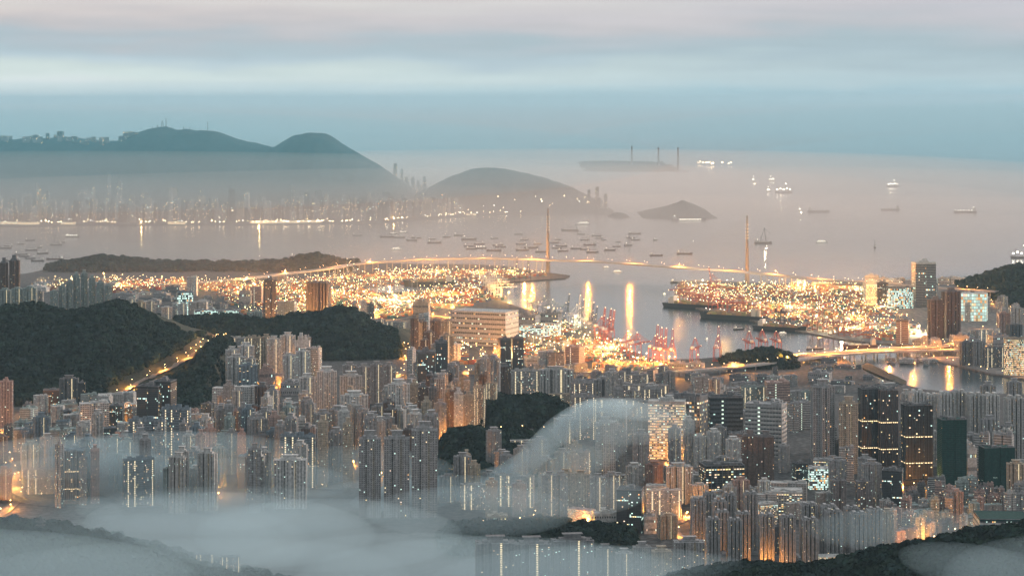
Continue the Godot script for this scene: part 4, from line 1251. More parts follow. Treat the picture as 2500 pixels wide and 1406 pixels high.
# ---------------------------------------------------------------- roads and bridges
# road: width, spacing of its lamps, label | picture point and height above the ground or sea
const ROADS := [
	["hillside_road", 26.0, 30.0, "orange lit road climbing between the dark hillside and the estate", "292 962 0, 330 938 0, 380 915 0, 425 893 0, 462 870 0, 490 848 0, 512 832 0, 545 822 0", 3.2],
	["left_road", 34.0, 34.0, "glowing wide road at the left edge of the picture", "-60 1085 0, -10 1060 0, 18 1040 0, 40 1022 0, 60 1008 0", 3.0],
	["misty_road", 24.0, 30.0, "glowing road running into the mist at lower left", "12 1115 0, 22 1140 0, 34 1170 0, 40 1200 0, 62 1212 0, 110 1222 0", 3.0],
	["corner_road", 16.0, 28.0, "lamp lined road at the left edge above the thick mist", "-30 1275 0, 0 1258 0, 22 1240 0, 40 1225 0", 1.0],
	["expressway", 30.0, 40.0, "bright expressway sweeping past the cargo centre", "1090 770 0, 1130 800 0, 1180 828 0, 1212 842 0, 1215 868 0, 1180 888 0, 1140 908 0, 1100 930 0", 1.6],
	["loop_road", 18.0, 36.0, "bright loop road round the park beside the expressway", "1130 838 0, 1165 850 0, 1180 868 0, 1150 885 0, 1125 880 0", 1.5],
	["valley_road", 20.0, 32.0, "orange lit road at the right foot of the wooded hill", "985 830 0, 992 850 0, 1000 875 0, 990 900 0, 968 925 0", 1.4],
	["estate_road", 16.0, 26.0, "orange lit street winding through the white hillside estate", "625 868 0, 645 885 0, 668 902 0, 700 925 0, 740 938 0, 790 940 0", 3.0],
	["park_street", 18.0, 34.0, "orange lit street between the two wooded knolls in the middle", "1080 1080 0, 1120 1056 0, 1200 1052 0, 1280 1050 0, 1350 1052 0", 1.1],
	["factory_street", 22.0, 28.0, "bright street at the foot of the golden windowed factory", "1600 1140 0, 1640 1128 0, 1690 1108 0, 1720 1092 0", 1.7],
	["netted_street", 22.0, 30.0, "bright street below the netted towers", "2225 1192 0, 2290 1206 0, 2345 1196 0, 2400 1176 0, 2440 1168 0", 1.5],
	["curved_street", 20.0, 26.0, "orange lit street curving past the low orange building", "1395 1292 0, 1425 1285 0, 1445 1268 0, 1470 1255 0, 1560 1268 0, 1640 1278 0, 1690 1262 0", 1.6],
	["grove_street", 14.0, 26.0, "lamp lit lane among the trees left of the curved street", "1180 1285 0, 1250 1282 0, 1300 1268 0, 1325 1245 0", 1.4],
	["cluster_street", 18.0, 30.0, "orange lit street at the foot of the front grey cluster", "1650 1300 0, 1672 1330 0, 1690 1385 0, 1760 1404 0, 1850 1402 0, 1950 1404 0", 0.8],
	["market_street", 16.0, 28.0, "bright street below the low old quarter at right", "2120 1352 0, 2180 1342 0, 2260 1330 0, 2330 1310 0, 2380 1275 0", 0.9],
	["riverside_road", 18.0, 36.0, "lit road along the bright river bank", "2260 872 0, 2330 886 0, 2400 905 0, 2470 918 0, 2520 926 0", 0.9],
	["port_road", 26.0, 60.0, "lit road through the eastern port to the river mouth", "2240 800 0, 2280 832 0, 2340 830 0, 2420 800 0, 2480 790 0", 0.5],
	["hill_road", 20.0, 46.0, "lit road round the foot of the right hillside", "2418 738 0, 2450 750 0, 2480 762 0, 2520 790 0", 1.4],
	["tower_street", 16.0, 30.0, "orange lit street between the crested tower and the knoll", "1085 1100 0, 1115 1070 0, 1150 1035 0, 1142 985 0", 1.5],
	["slope_street", 16.0, 28.0, "orange lit street below the black glass offices", "230 1042 0, 290 1055 0, 330 1068 0, 420 1078 0, 520 1068 0", 1.2],
	["lower_street", 18.0, 30.0, "orange lit street in the mist below the pale hotel", "590 1190 0, 640 1185 0, 660 1200 0, 740 1195 0, 880 1190 0", 1.4],
	["port_avenue", 30.0, 60.0, "bright avenue along the near edge of the container yards", "640 800 0, 760 792 0, 880 800 0, 1000 775 0, 1090 770 0", 1.2],
]
const BRIDGES := [
	["cable_stayed_bridge", 46.0, "long curved cable-stayed bridge with two needle towers across the harbour mouth", "270 699 10, 380 695 14, 480 689 18, 600 679 26, 700 667 34, 800 655 44, 860 645 50, 960 637 56, 1060 632 62, 1160 630 65, 1250 631 67, 1338 634 68, 1450 638 68, 1550 644 68, 1650 652 67, 1760 659 66, 1825 664 65, 1900 671 64, 1980 680 60, 2060 685 56, 2112 688 52"],
	["elevated_road", 34.0, "elevated road from the eastern port past the tall lit tower to the right hillside", "2112 688 50, 2160 692 48, 2230 697 46, 2300 702 46, 2370 707 46, 2436 711 46"],
	["elevated_ramp", 22.0, "lower elevated ramp beneath the right end of the long bridge", "1990 690 40, 2050 694 38, 2110 694 38, 2150 692 40"],
	["flyover", 26.0, "long nearer flyover sweeping over the river mouth", "1425 908 16, 1500 911 18, 1580 910 20, 1650 906 22, 1720 901 22, 1800 894 22, 1880 885 22, 1930 879 22, 2000 870 22, 2080 863 22, 2160 858 20, 2250 855 18, 2340 853 14"],
	["river_bridge", 30.0, "road bridge just behind the long nearer flyover", "1915 868 20, 1980 864 22, 2050 859 22, 2130 853 22, 2220 848 20, 2300 843 18, 2345 838 14"],
]
var roads := []          # PackedVector3Array per road, on the ground
var lamp_rows := []      # [points, spacing, offset, label start, light strength]

func roads_by_survey() -> void:
	for r in ROADS:
		var raw := []
		for t in r[4].split(","):
			var f: PackedStringArray = t.strip_edges().split(" ", false)
			raw.append(Vector2(float(f[0]), float(f[1])))
		var pts := PackedVector3Array()
		for k in raw.size() - 1:
			var p: Vector2 = raw[k]
			var pd := (EYE - GROUND) * FOCAL / (p.y - HORIZON)
			for s in 8:
				var a: Vector2 = raw[maxi(k - 1, 0)]
				var c: Vector2 = raw[k + 1]
				var e: Vector2 = raw[mini(k + 2, raw.size() - 1)]
				var q := p.cubic_interpolate(c, a, e, s / 8.0)
				pts.append(climb(q.x, q.y))
		pts.append(climb(raw[-1].x, raw[-1].y))
		roads.append(pts)

func climb(px: float, py: float) -> Vector3:      # where the sight line meets the ground, hills included
	var far := (EYE - GROUND) * FOCAL / (py - HORIZON)
	var d := far * 0.75
	while d < far:
		var p := in_air(px, py, d)
		if p.y <= ground_height(p.x, p.z):
			p.y = ground_height(p.x, p.z)
			return p
		d += far * 0.002
	return on_ground(px, py)

func near_road(x: float, z: float, r: float) -> bool:
	for k in roads.size():
		var pts: PackedVector3Array = roads[k]
		var w: float = float(ROADS[k][1]) / 2 + r
		for p in pts:
			if absf(p.x - x) < w * 1.6 and absf(p.z - z) < w * 1.6 and Vector2(p.x - x, p.z - z).length() < w * 1.3:
				return true
	return false

func ribbon(b: MeshBuilder, pts: PackedVector3Array, w: float, lift: float, thick := 0.0) -> void:
	for k in pts.size() - 1:
		var d0 := (pts[mini(k + 1, pts.size() - 1)] - pts[maxi(k - 1, 0)])
		var d1 := (pts[mini(k + 2, pts.size() - 1)] - pts[k])
		var s0 := Vector3(-d0.z, 0, d0.x).normalized() * w / 2
		var s1 := Vector3(-d1.z, 0, d1.x).normalized() * w / 2
		var up := Vector3(0, lift, 0)
		var a := pts[k] + up
		var c := pts[k + 1] + up
		b.quad(a - s0, a + s0, c + s1, c - s1)
		if thick > 0:
			var dn := Vector3(0, -thick, 0)
			b.quad(a + s0, a + s0 + dn, c + s1 + dn, c + s1)
			b.quad(a - s0 + dn, a - s0, c - s1, c - s1 + dn)
			b.quad(a + s0 * 0.9 + dn, a - s0 * 0.9 + dn, c - s1 * 0.9 + dn, c + s1 * 0.9 + dn)

func smooth3(text: String, steps: int) -> PackedVector3Array:
	var raw := []
	for t in text.split(","):
		var f: PackedStringArray = t.strip_edges().split(" ", false)
		raw.append(on_ground(float(f[0]), float(f[1]), float(f[2])))
	var pts := PackedVector3Array()
	for k in raw.size() - 1:
		var p: Vector3 = raw[k]
		for s in steps:
			pts.append(p.cubic_interpolate(raw[k + 1], raw[maxi(k - 1, 0)], raw[mini(k + 2, raw.size() - 1)], s / float(steps)))
	pts.append(raw[-1])
	return pts

func resample(pts: PackedVector3Array, gap: float) -> PackedVector3Array:
	var out := PackedVector3Array([pts[0]])
	var left := gap
	for k in pts.size() - 1:
		var a := pts[k]
		var b := pts[k + 1]
		var l := a.distance_to(b)
		var s := left
		while s < l:
			out.append(a.lerp(b, s / l))
			s += gap
		left = s - l
	return out

func build_bridges() -> void:
	var asphalt := weathered(0.17, 0.16, 0.15, 0.3, 40.0)
	var concrete := weathered(0.4, 0.385, 0.36, 0.2, 60.0)
	for k in ROADS.size():
		var r: Array = ROADS[k]
		var b := MeshBuilder.new()
		ribbon(b, roads[k], r[1], 0.9, 1.2)
		setting("road", b.build(), asphalt, r[3])
		lamp_rows.append([resample(roads[k], float(r[2]) * 1.55), float(r[1]) / 2 - 1.0, r[3], r[5], 0.8, "lit " + String(r[0]).replace("_", " ")])
	for r in BRIDGES:
		var pts := smooth3(r[3], 6)
		var o := thing(r[0], "bridge", r[2])
		landmarks.append([r[2], pts[pts.size() / 2]])
		var top := MeshBuilder.new()
		ribbon(top, pts, r[1], 0.0, 4.6)
		part("deck", top.build(), concrete, o)
		var lane := MeshBuilder.new()
		ribbon(lane, pts, float(r[1]) * 0.86, 0.15)
		part("carriageway", lane.build(), weathered(0.3, 0.285, 0.27, 0.2, 40.0), o)
		var rail := MeshBuilder.new()
		for side in [-1, 1]:
			var edge := PackedVector3Array()
			for k in pts.size():
				var d := pts[mini(k + 1, pts.size() - 1)] - pts[maxi(k - 1, 0)]
				edge.append(pts[k] + Vector3(-d.z, 0, d.x).normalized() * side * (float(r[1]) / 2 - 0.4))
			for k in edge.size() - 1:
				rail.bar(edge[k] + Vector3(0, 0.6, 0), edge[k + 1] + Vector3(0, 0.6, 0), 1.1)
		part("parapet", rail.build(), concrete, o, true)
		var main: bool = r[0] == "cable_stayed_bridge"
		var feet := resample(pts, 72.0 if main else 48.0)
		var w0 := on_ground(1338, 668.7, 0)
		var e0 := on_ground(1825, 695.8, 0)
		for p in feet:
			if main and p.x > w0.x - 20 and p.x < e0.x + 30:
				continue
			var pm := MeshBuilder.new()
			for side in ([-0.28, 0.28] if main else [0.0]):
				pm.box(Vector3(float(r[1]) * side, -p.y - 4, 0), Vector3(4.2 if main else 3.2, p.y + 1.0, 4.2))
			pm.box(Vector3(0, -4.5, 0), Vector3(float(r[1]) * 0.8, 2.4, 4.4), true)
			var pier := part("pier", pm.build(), concrete, o)
			pier.position = p
		if main:
			for t in [w0, e0]:
				var tm := MeshBuilder.new()
				tm.lathe(Vector3.ZERO, PackedVector2Array([Vector2(11.0, -5), Vector2(9.0, 60), Vector2(7.0, 130), Vector2(5.4, 190)]), 12)
				var mast := part("needle_tower", tm.build(), weathered(0.22, 0.2, 0.19, 0.2, 60.0), o)
				mast.position = t
				var sm := MeshBuilder.new()
				sm.lathe(Vector3(0, 190, 0), PackedVector2Array([Vector2(5.4, 0), Vector2(4.0, 60), Vector2(3.0, 107), Vector2(0.4, 109)]), 12)
				part("steel_mast", sm.build(), paint(0.18, 0.17, 0.165, 0.6), mast)
				var lm := MeshBuilder.new()
				for y in [200, 212, 226, 240, 258]:
					for q in 4:
						lm.box(Vector3(sin(q * TAU / 4) * 6.6, y, cos(q * TAU / 4) * 6.6), Vector3(1.4, 2.4, 1.4))
				part("beacon_lights", lm.build(), glow(1.0, 0.72, 0.45, 2.5), mast, true)
				var cab := MeshBuilder.new()
				for side in [-1, 1]:
					for q in 14:
						var reach: float = 60 + q * 33.0
						for way in [-1, 1]:
							if way * (1 if t == w0 else -1) < 0 and reach > 300: continue
							var dir: Vector3 = (e0 - w0).normalized() * float(way)
							var foot: Vector3 = t + dir * reach
							var best := pts[0]
							for p in pts:
								if Vector2(p.x - foot.x, p.z - foot.z).length() < Vector2(best.x - foot.x, best.z - foot.z).length(): best = p
							foot.y = best.y
							foot.z += side * 14.0
							cab.bar(t + Vector3(0, 175 + q * 8.0, 0), foot, 0.16)
				part("stay_cables", cab.build(), paint(0.22, 0.21, 0.2), o, true)
		lamp_rows.append([resample(pts, 52.0 if main else 44.0), float(r[1]) / 2 - 1.0, r[2], 1.25, 2.4 if main else 2.2, String(r[0]).replace("_", " ")])

# ---------------------------------------------------------------- container ports
const YARDS := [
	["western port", "545 712, 700 690, 860 672, 1000 662, 1240 664, 1325 674, 1182 688, 1222 732, 1150 745, 1100 752, 1000 772, 900 790, 690 790, 560 755", 150, 0.25],
	["freight yard", "60 694, 240 682, 420 688, 545 690, 640 692, 640 712, 470 711, 290 716, 100 712", 24, 0.05],
	["container quay", "1285 768, 1345 774, 1410 800, 1475 822, 1545 866, 1600 882, 1690 882, 1760 884, 1640 903, 1440 904, 1432 850, 1375 815, 1310 785", 64, 0.7],
	["warehouse yard", "1226 832, 1262 806, 1300 792, 1350 812, 1418 848, 1426 905, 1290 912, 1228 880", 26, 0.4],
	["expressway yard", "1096 776, 1150 815, 1212 842, 1222 900, 1120 935, 1092 870", 16, 0.2],
	["eastern port", "1664 700, 1760 697, 1900 697, 2090 696, 2190 765, 2240 828, 2150 832, 2060 822, 1950 803, 1860 780, 1745 756, 1668 737", 90, -0.55],
]
# foot x, foot y, boom up or down, colour, direction the boom points (degrees, 0 right, 90 away) | label
const CRANES := """
1300 768 down steel 50 | grey quay crane nearest the cargo centre
1325 778 down steel 50 | second grey quay crane beside the cargo centre
1346 782 down steel 48 | third grey quay crane with its boom lowered by the quay
1378 792 up steel 45 | grey crane with raised boom, leftmost of three white-lit ones
1404 802 up white 45 | pale crane with raised boom covered in white lamps
1413 806 up steel 45 | dark crane touching the pale white-lit one
1437 818 up steel 45 | left one of the two dark close-standing raised cranes
1446 822 up steel 45 | right one of the two dark close-standing raised cranes
1465 830 up red 45 | left one of the first three red raised cranes
1479 836 up red 45 | middle one of the first three red raised cranes
1487 840 up red 45 | right one of the first three red raised cranes
1530 866 down red 52 | left one of the two red cranes with lowered booms
1552 876 down red 52 | right one of the two red cranes with lowered booms
1597 886 up red 60 | left one of the second three red raised cranes
1607 888 up red 60 | middle one of the second three red raised cranes
1618 890 up red 60 | right one of the second three red raised cranes
1641 890 up red 80 | lone tall red crane with its boom up, by the water
1696 886 down red 70 | red crane with lowered boom right of the lone tall one
1752 882 up red 75 | red crane with one boom straight up left of the knoll
1832 872 down red 100 | left one of three red cranes behind the knoll
1864 869 down red 100 | middle one of three red cranes behind the knoll
1898 867 down red 100 | right one of three red cranes behind the knoll
1672 735 down red 215 | red crane at the tip of the eastern quay
1688 741 down red 215 | second red crane from the tip of the eastern quay
1704 746 down red 215 | third red crane from the tip of the eastern quay
1720 750 down red 215 | fourth red crane from the tip of the eastern quay
1742 754 up red 215 | red crane with raised boom on the eastern quay
1764 760 down red 215 | red crane right of the raised one on the eastern quay
1789 766 down red 215 | red crane in the middle of the eastern quay
1814 770 down red 215 | red crane right of the middle of the eastern quay
1838 775 down brown 215 | rust brown crane left of the tall black pair
1862 780 down brown 215 | rust brown crane touching the tall black pair
1904 790 up dark 215 | left one of the tall black pair on the eastern quay
1918 793 up dark 215 | right one of the tall black pair on the eastern quay
1985 806 down brown 230 | first brown crane right of the black pair
2010 811 down brown 230 | second brown crane right of the black pair
2036 816 down brown 230 | third brown crane right of the black pair
2062 820 down brown 230 | fourth brown crane right of the black pair
2088 822 down brown 240 | fifth brown crane right of the black pair
2120 825 up brown 240 | thin brown crane with raised boom at the near end
1745 712 up red 200 | tall red crane standing alone behind the eastern quay
1262 689 up dark 270 | left one of two dark raised cranes under the long bridge
1290 688 up dark 270 | right one of two dark raised cranes under the long bridge
1230 690 down dark 270 | dark crane left of the two raised ones under the bridge
1195 692 down steel 270 | grey crane at the corner of the western port
1188 700 down white 10 | first pale crane on the inner quay of the western port
1194 707 down white 10 | second pale crane on the inner quay of the western port
1200 714 down white 10 | third pale crane on the inner quay of the western port
1207 721 down white 10 | fourth pale crane on the inner quay of the western port
1215 728 down white 10 | fifth pale crane on the inner quay of the western port
864 690 up steel 270 | grey raised crane before the long bridge, right of two
848 692 up steel 270 | grey raised crane before the long bridge, left of two
926 722 down steel 270 | first of four grey cranes in the western port
968 720 down steel 270 | second of four grey cranes in the western port
1012 712 down steel 270 | third of four grey cranes in the western port
1064 709 down steel 270 | fourth of four grey cranes in the western port
700 712 down steel 250 | grey crane behind the lone brown tower
815 706 down steel 260 | grey crane right behind the brown twin towers
"""

func crane_proto(up: bool) -> Node3D:
	var o := Node3D.new()
	o.name = "quay_crane"
	var steel := paint(0.4, 0.1, 0.08)
	for x in [-15.0, 15.0]:
		for z in [-11.0, 11.0]:
			var b := MeshBuilder.new()
			b.bar(Vector3(x, -3, z), Vector3(x, 46, z * 0.92), 1.7)
			part("leg", b.build(), steel, o)
	var f := MeshBuilder.new()
	for z in [-11.0, 11.0]:
		f.bar(Vector3(-15, 15, z), Vector3(15, 15, z), 1.6)
		f.bar(Vector3(-15, 44, z * 0.93), Vector3(15, 44, z * 0.93), 1.8)
		f.bar(Vector3(-15, 16, z), Vector3(15, 43, z * 0.93), 0.9)
	for x in [-15.0, 15.0]:
		f.bar(Vector3(x, 44, -11), Vector3(x, 44, 11), 1.8)
		f.bar(Vector3(x, 2, -13), Vector3(x, 2, 13), 2.0)
	part("portal_frame", f.build(), steel, o)
	var a := MeshBuilder.new()
	for z in [-6.0, 6.0]:
		a.bar(Vector3(15, 45, z * 1.6), Vector3(9, 76, z * 0.4), 1.3)
		a.bar(Vector3(-15, 45, z * 1.6), Vector3(9, 76, z * 0.4), 1.0)
		a.bar(Vector3(-32, 46, z * 0.5), Vector3(9, 75, z * 0.4), 0.5)
	a.bar(Vector3(9, 75, -3), Vector3(9, 75, 3), 1.4)
	part("apex_frame", a.build(), steel, o)
	var g := MeshBuilder.new()
	for z in [-3.2, 3.2]:
		g.bar(Vector3(-34, 45, z), Vector3(17, 45, z), 2.0)
	for q in 8:
		g.bar(Vector3(-33 + q * 7, 45, -3.2), Vector3(-33 + q * 7, 45, 3.2), 0.8)
	part("girder", g.build(), steel, o)
	var tip := Vector3(17, 45, 0) + (Vector3(0.16, 0.987, 0) if up else Vector3(1, 0, 0)) * 62.0
	var bm := MeshBuilder.new()
	var off := Vector3(0, 0, 2.8)
	var thick := Vector3(-2.8, 0.3, 0) if up else Vector3(0, 3.0, 0)
	for z in [-1.0, 1.0]:
		bm.bar(Vector3(17, 45, 0) + off * z, tip + off * z, 1.8, 1.3)
		bm.bar(Vector3(17, 45, 0) + off * z + thick, tip + off * z + thick * 0.6, 0.7)
	for q in 11:
		var s := Vector3(17, 45, 0).lerp(tip, q / 10.0)
		bm.bar(s - off, s + off, 0.7)
		for z in [-1.0, 1.0]:
			bm.bar(s + off * z, s + off * z + thick, 0.5)
	part("boom", bm.build(), steel, o)
	var st := MeshBuilder.new()
	for z in [-2.6, 2.6]:
		st.bar(Vector3(9, 76, z), Vector3(17, 45, z).lerp(tip + Vector3(0, 0, z), 0.55 if not up else 0.5), 0.45)
		st.bar(Vector3(9, 76, z), Vector3(17, 45, z).lerp(tip + Vector3(0, 0, z), 0.95 if not up else 0.5), 0.45)
	part("stays", st.build(), steel, o.get_node("boom"))
	var h := MeshBuilder.new()
	h.box(Vector3(-20, 46.5, 0), Vector3(16, 7, 8), true)
	part("machinery_house", h.build(), paint(0.5, 0.48, 0.46), o)
	var c := MeshBuilder.new()
	c.box(Vector3(12, 39, 0), Vector3(4, 4, 3), true)
	part("driver_cab", c.build(), paint(0.5, 0.48, 0.46), o.get_node("girder"))
	var l := MeshBuilder.new()
	for s in [Vector3(-15, 43, 10), Vector3(15, 43, 10), Vector3(15, 43, -10), Vector3(-15, 43, -10), Vector3(0, 43, 4), Vector3(9, 77.5, 0), tip + Vector3(0, 1, 0), Vector3(17, 44, 0).lerp(tip, 0.3) + Vector3(0, -1.4, 0), Vector3(17, 44, 0).lerp(tip, 0.6) + Vector3(0, -1.4, 0)]:
		l.box(s, Vector3(1.5, 1.0, 1.5), true)
	part("floodlights", l.build(), glow(1.0, 0.78, 0.45, 9.0), o, true)
	return o

func build_port() -> void:
	var paints := {"steel": paint(0.16, 0.18, 0.2), "red": paint(0.3, 0.09, 0.075), "brown": paint(0.22, 0.1, 0.07), "dark": paint(0.05, 0.05, 0.06), "white": paint(0.55, 0.55, 0.52)}
	var made := {"up": crane_proto(true), "down": crane_proto(false)}
	for row in CRANES.split("\n", false):
		var two := row.split("|")
		var f := two[0].strip_edges().split(" ", false)
		var at := on_ground(float(f[0]), float(f[1]))
		var o: Node3D = made[f[2]].duplicate()
		o.name = numbered("quay_crane")
		o.set_meta("category", "quay crane")
		o.set_meta("group", "quay cranes of the container ports")
		o.set_meta("label", two[1].strip_edges())
		add_child(o)
		o.position = at
		o.rotation.y = deg_to_rad(float(f[4]))
		var sc := rng.randf_range(0.92, 1.05)
		o.scale = Vector3(sc, sc, sc)
		for m in o.get_children():
			if not String(m.name) in ["machinery_house", "driver_cab", "floodlights"]:
				m.material_override = paints[f[3]]
				if m.has_node("stays"): m.get_node("stays").material_override = paints[f[3]]
		landmarks.append([two[1].strip_edges(), at])
		occupied.append(Vector3(at.x, at.z, 26.0))
	# stacked containers, thousands of them: one mass per yard
	var crate := BoxMesh.new()
	crate.size = Vector3(12.0, 1.0, 2.3)
	var tinted := StandardMaterial3D.new()
	tinted.vertex_color_use_as_albedo = true
	tinted.roughness = 0.7
	var hues := [Color(0.36, 0.09, 0.05), Color(0.09, 0.13, 0.2), Color(0.4, 0.3, 0.18), Color(0.3, 0.11, 0.06), Color(0.42, 0.4, 0.36), Color(0.08, 0.18, 0.14), Color(0.45, 0.2, 0.06)]
	lamp_proto("high_mast_light", 30.0, 2.2, 0.0, Color(1.0, 0.7, 0.34), 11.0)
	lamp_proto("white_mast_light", 30.0, 2.2, 0.0, Color(1.0, 0.9, 0.7), 11.0)
	var gantry := Node3D.new()
	gantry.name = "yard_crane"
	for x in [-13.0, 13.0]:
		for z in [-5.0, 5.0]:
			var b := MeshBuilder.new()
			b.bar(Vector3(x, -1, z), Vector3(x, 20, z * 0.8), 1.1)
			part("leg", b.build(), paint(0.5, 0.4, 0.16), gantry)
	var gb := MeshBuilder.new()
	for z in [-4.0, 4.0]:
		gb.bar(Vector3(-14, 20.5, z), Vector3(14, 20.5, z), 1.5)
	for x in [-13.0, 13.0]:
		gb.bar(Vector3(x, 20.5, -4), Vector3(x, 20.5, 4), 1.1)
	part("girder", gb.build(), paint(0.5, 0.4, 0.16), gantry)
	var tb := MeshBuilder.new()
	tb.box(Vector3(3, 20.8, 0), Vector3(5, 3, 7), true)
	part("trolley", tb.build(), paint(0.5, 0.48, 0.42), gantry)
	var gl := MeshBuilder.new()
	for x in [-9.0, 0.0, 9.0]:
		gl.box(Vector3(x, 18.9, 4.4), Vector3(1.4, 0.8, 1.0), true)
	part("floodlights", gl.build(), glow(1.0, 0.78, 0.45, 9.0), gantry, true)
	var bulb := MeshBuilder.new()
	bulb.lathe(Vector3.ZERO, PackedVector2Array([Vector2(0.0, -0.9), Vector2(0.95, 0), Vector2(0.0, 0.9)]), 4)
	var bulb_mesh := bulb.build()
	var basin := PackedVector2Array()
	for p in points("880 704, 960 696, 1060 692, 1172 692, 1180 698, 1070 704, 960 714, 890 716"):
		var g := on_ground(p.x, p.y)
		basin.append(Vector2(g.x, g.z))
	land("dock_water", "strip of harbour water in the dock inside the western port", "880 704, 960 696, 1060 692, 1172 692, 1180 698, 1070 704, 960 714, 890 716", mats.water, GROUND + 0.3)
	for y in YARDS:
		var poly := PackedVector2Array()
		for p in points(y[1]):
			var g := on_ground(p.x, p.y)
			poly.append(Vector2(g.x, g.z))
		var lo := poly[0]
		var hi := poly[0]
		for p in poly:
			lo = lo.min(p)
			hi = hi.max(p)
		var turn: float = y[3]
		var ux := Vector2(cos(turn), -sin(turn))
		var uz := Vector2(sin(turn), cos(turn))
		var mid := (lo + hi) / 2
		var half := (hi - lo).length() / 2
		var places := []
		var colors := []
		var bulbs := []
		var cells := []
		var bx := -half
		while bx < half:
			var bz := -half
			while bz < half:
				var c := mid + ux * bx + uz * bz
				bz += 34.0
				if not Geometry2D.is_point_in_polygon(c, poly) or Geometry2D.is_point_in_polygon(c, basin) or near_road(c.x, c.y, 16.0): continue
				var free := true
				for o in occupied:
					if absf(o.x - c.x) < 80 and absf(o.y - c.y) < 80 and Vector2(o.x, o.y).distance_to(c) < o.z + 30.0:
						free = false
						break
				if not free: continue
				cells.append(c)
				if rng.randf() < 0.22: continue
				var full := rng.randi_range(1, 4)
				for i in 6:
					for j in 7:
						if rng.randf() < 0.12: continue
						var n := clampi(full + rng.randi_range(-1, 1), 1, 5)
						var p := c + ux * (i * 12.9 - 32.0) + uz * (j * 2.7 - 8.0)
						places.append(Transform3D(Basis(Vector3.UP, turn).scaled(Vector3.ONE) * Basis.from_scale(Vector3(1, 2.6 * n, 1)), Vector3(p.x, GROUND + 1.3 * n, p.y)))
						colors.append(hues[rng.randi() % hues.size()] * rng.randf_range(0.7, 1.2))
				for q in 5:
					if rng.randf() < 0.8:
						var p := c + ux * rng.randf_range(-42, 42) + uz * rng.randf_range(-15, 15)
						bulbs.append(Transform3D(Basis.from_scale(Vector3.ONE * rng.randf_range(0.5, 1.3)), Vector3(p.x, GROUND + rng.randf_range(6, 26), p.y)))
			bx += 92.0
		copies("container_stacks", crate, tinted, places, "stacked freight containers of the " + y[0], colors)
		copies("work_lamps", bulb_mesh, glow(1.0, 0.76, 0.38, 18.0), bulbs, "countless small work lamps scattered over the " + y[0])
		var masts := 0
		for k in mini(y[2], cells.size()):
			var c: Vector2 = cells[(k * 7919) % cells.size()] + ux * 46.0 + uz * rng.randf_range(-10, 10)
			var white := rng.randf() < 0.25
			var o := stand("white_mast_light" if white else "high_mast_light", "mast light", Vector3(c.x, GROUND, c.y), rng.randf() * TAU)
			o.set_meta("group", "mast lights of the " + y[0])
			unlabelled.append([o, "white mast light" if white else "amber mast light", o.position])
			if k % (7 if "port" in y[0] else 5) == 0: shine(o, Vector3(0, 27.0, 0), (56000.0 if "port" in y[0] else (30000.0 if "quay" in y[0] else 9000.0)) * rng.randf_range(0.5, 1.5), Color(1.0, 0.88, 0.66) if white else Color(1.0, 0.7, 0.36), 2.0)
			if k % 4 == 0:
				var p: Vector2 = cells[(k * 7919 + 3) % cells.size()]
				var gc: Node3D = gantry.duplicate()
				gc.name = numbered("yard_crane")
				gc.set_meta("category", "yard crane")
				gc.set_meta("group", "yard cranes of the " + y[0])
				add_child(gc)
				gc.position = Vector3(p.x, GROUND, p.y)
				gc.rotation.y = turn + PI / 2
				unlabelled.append([gc, "yellow yard crane", gc.position])

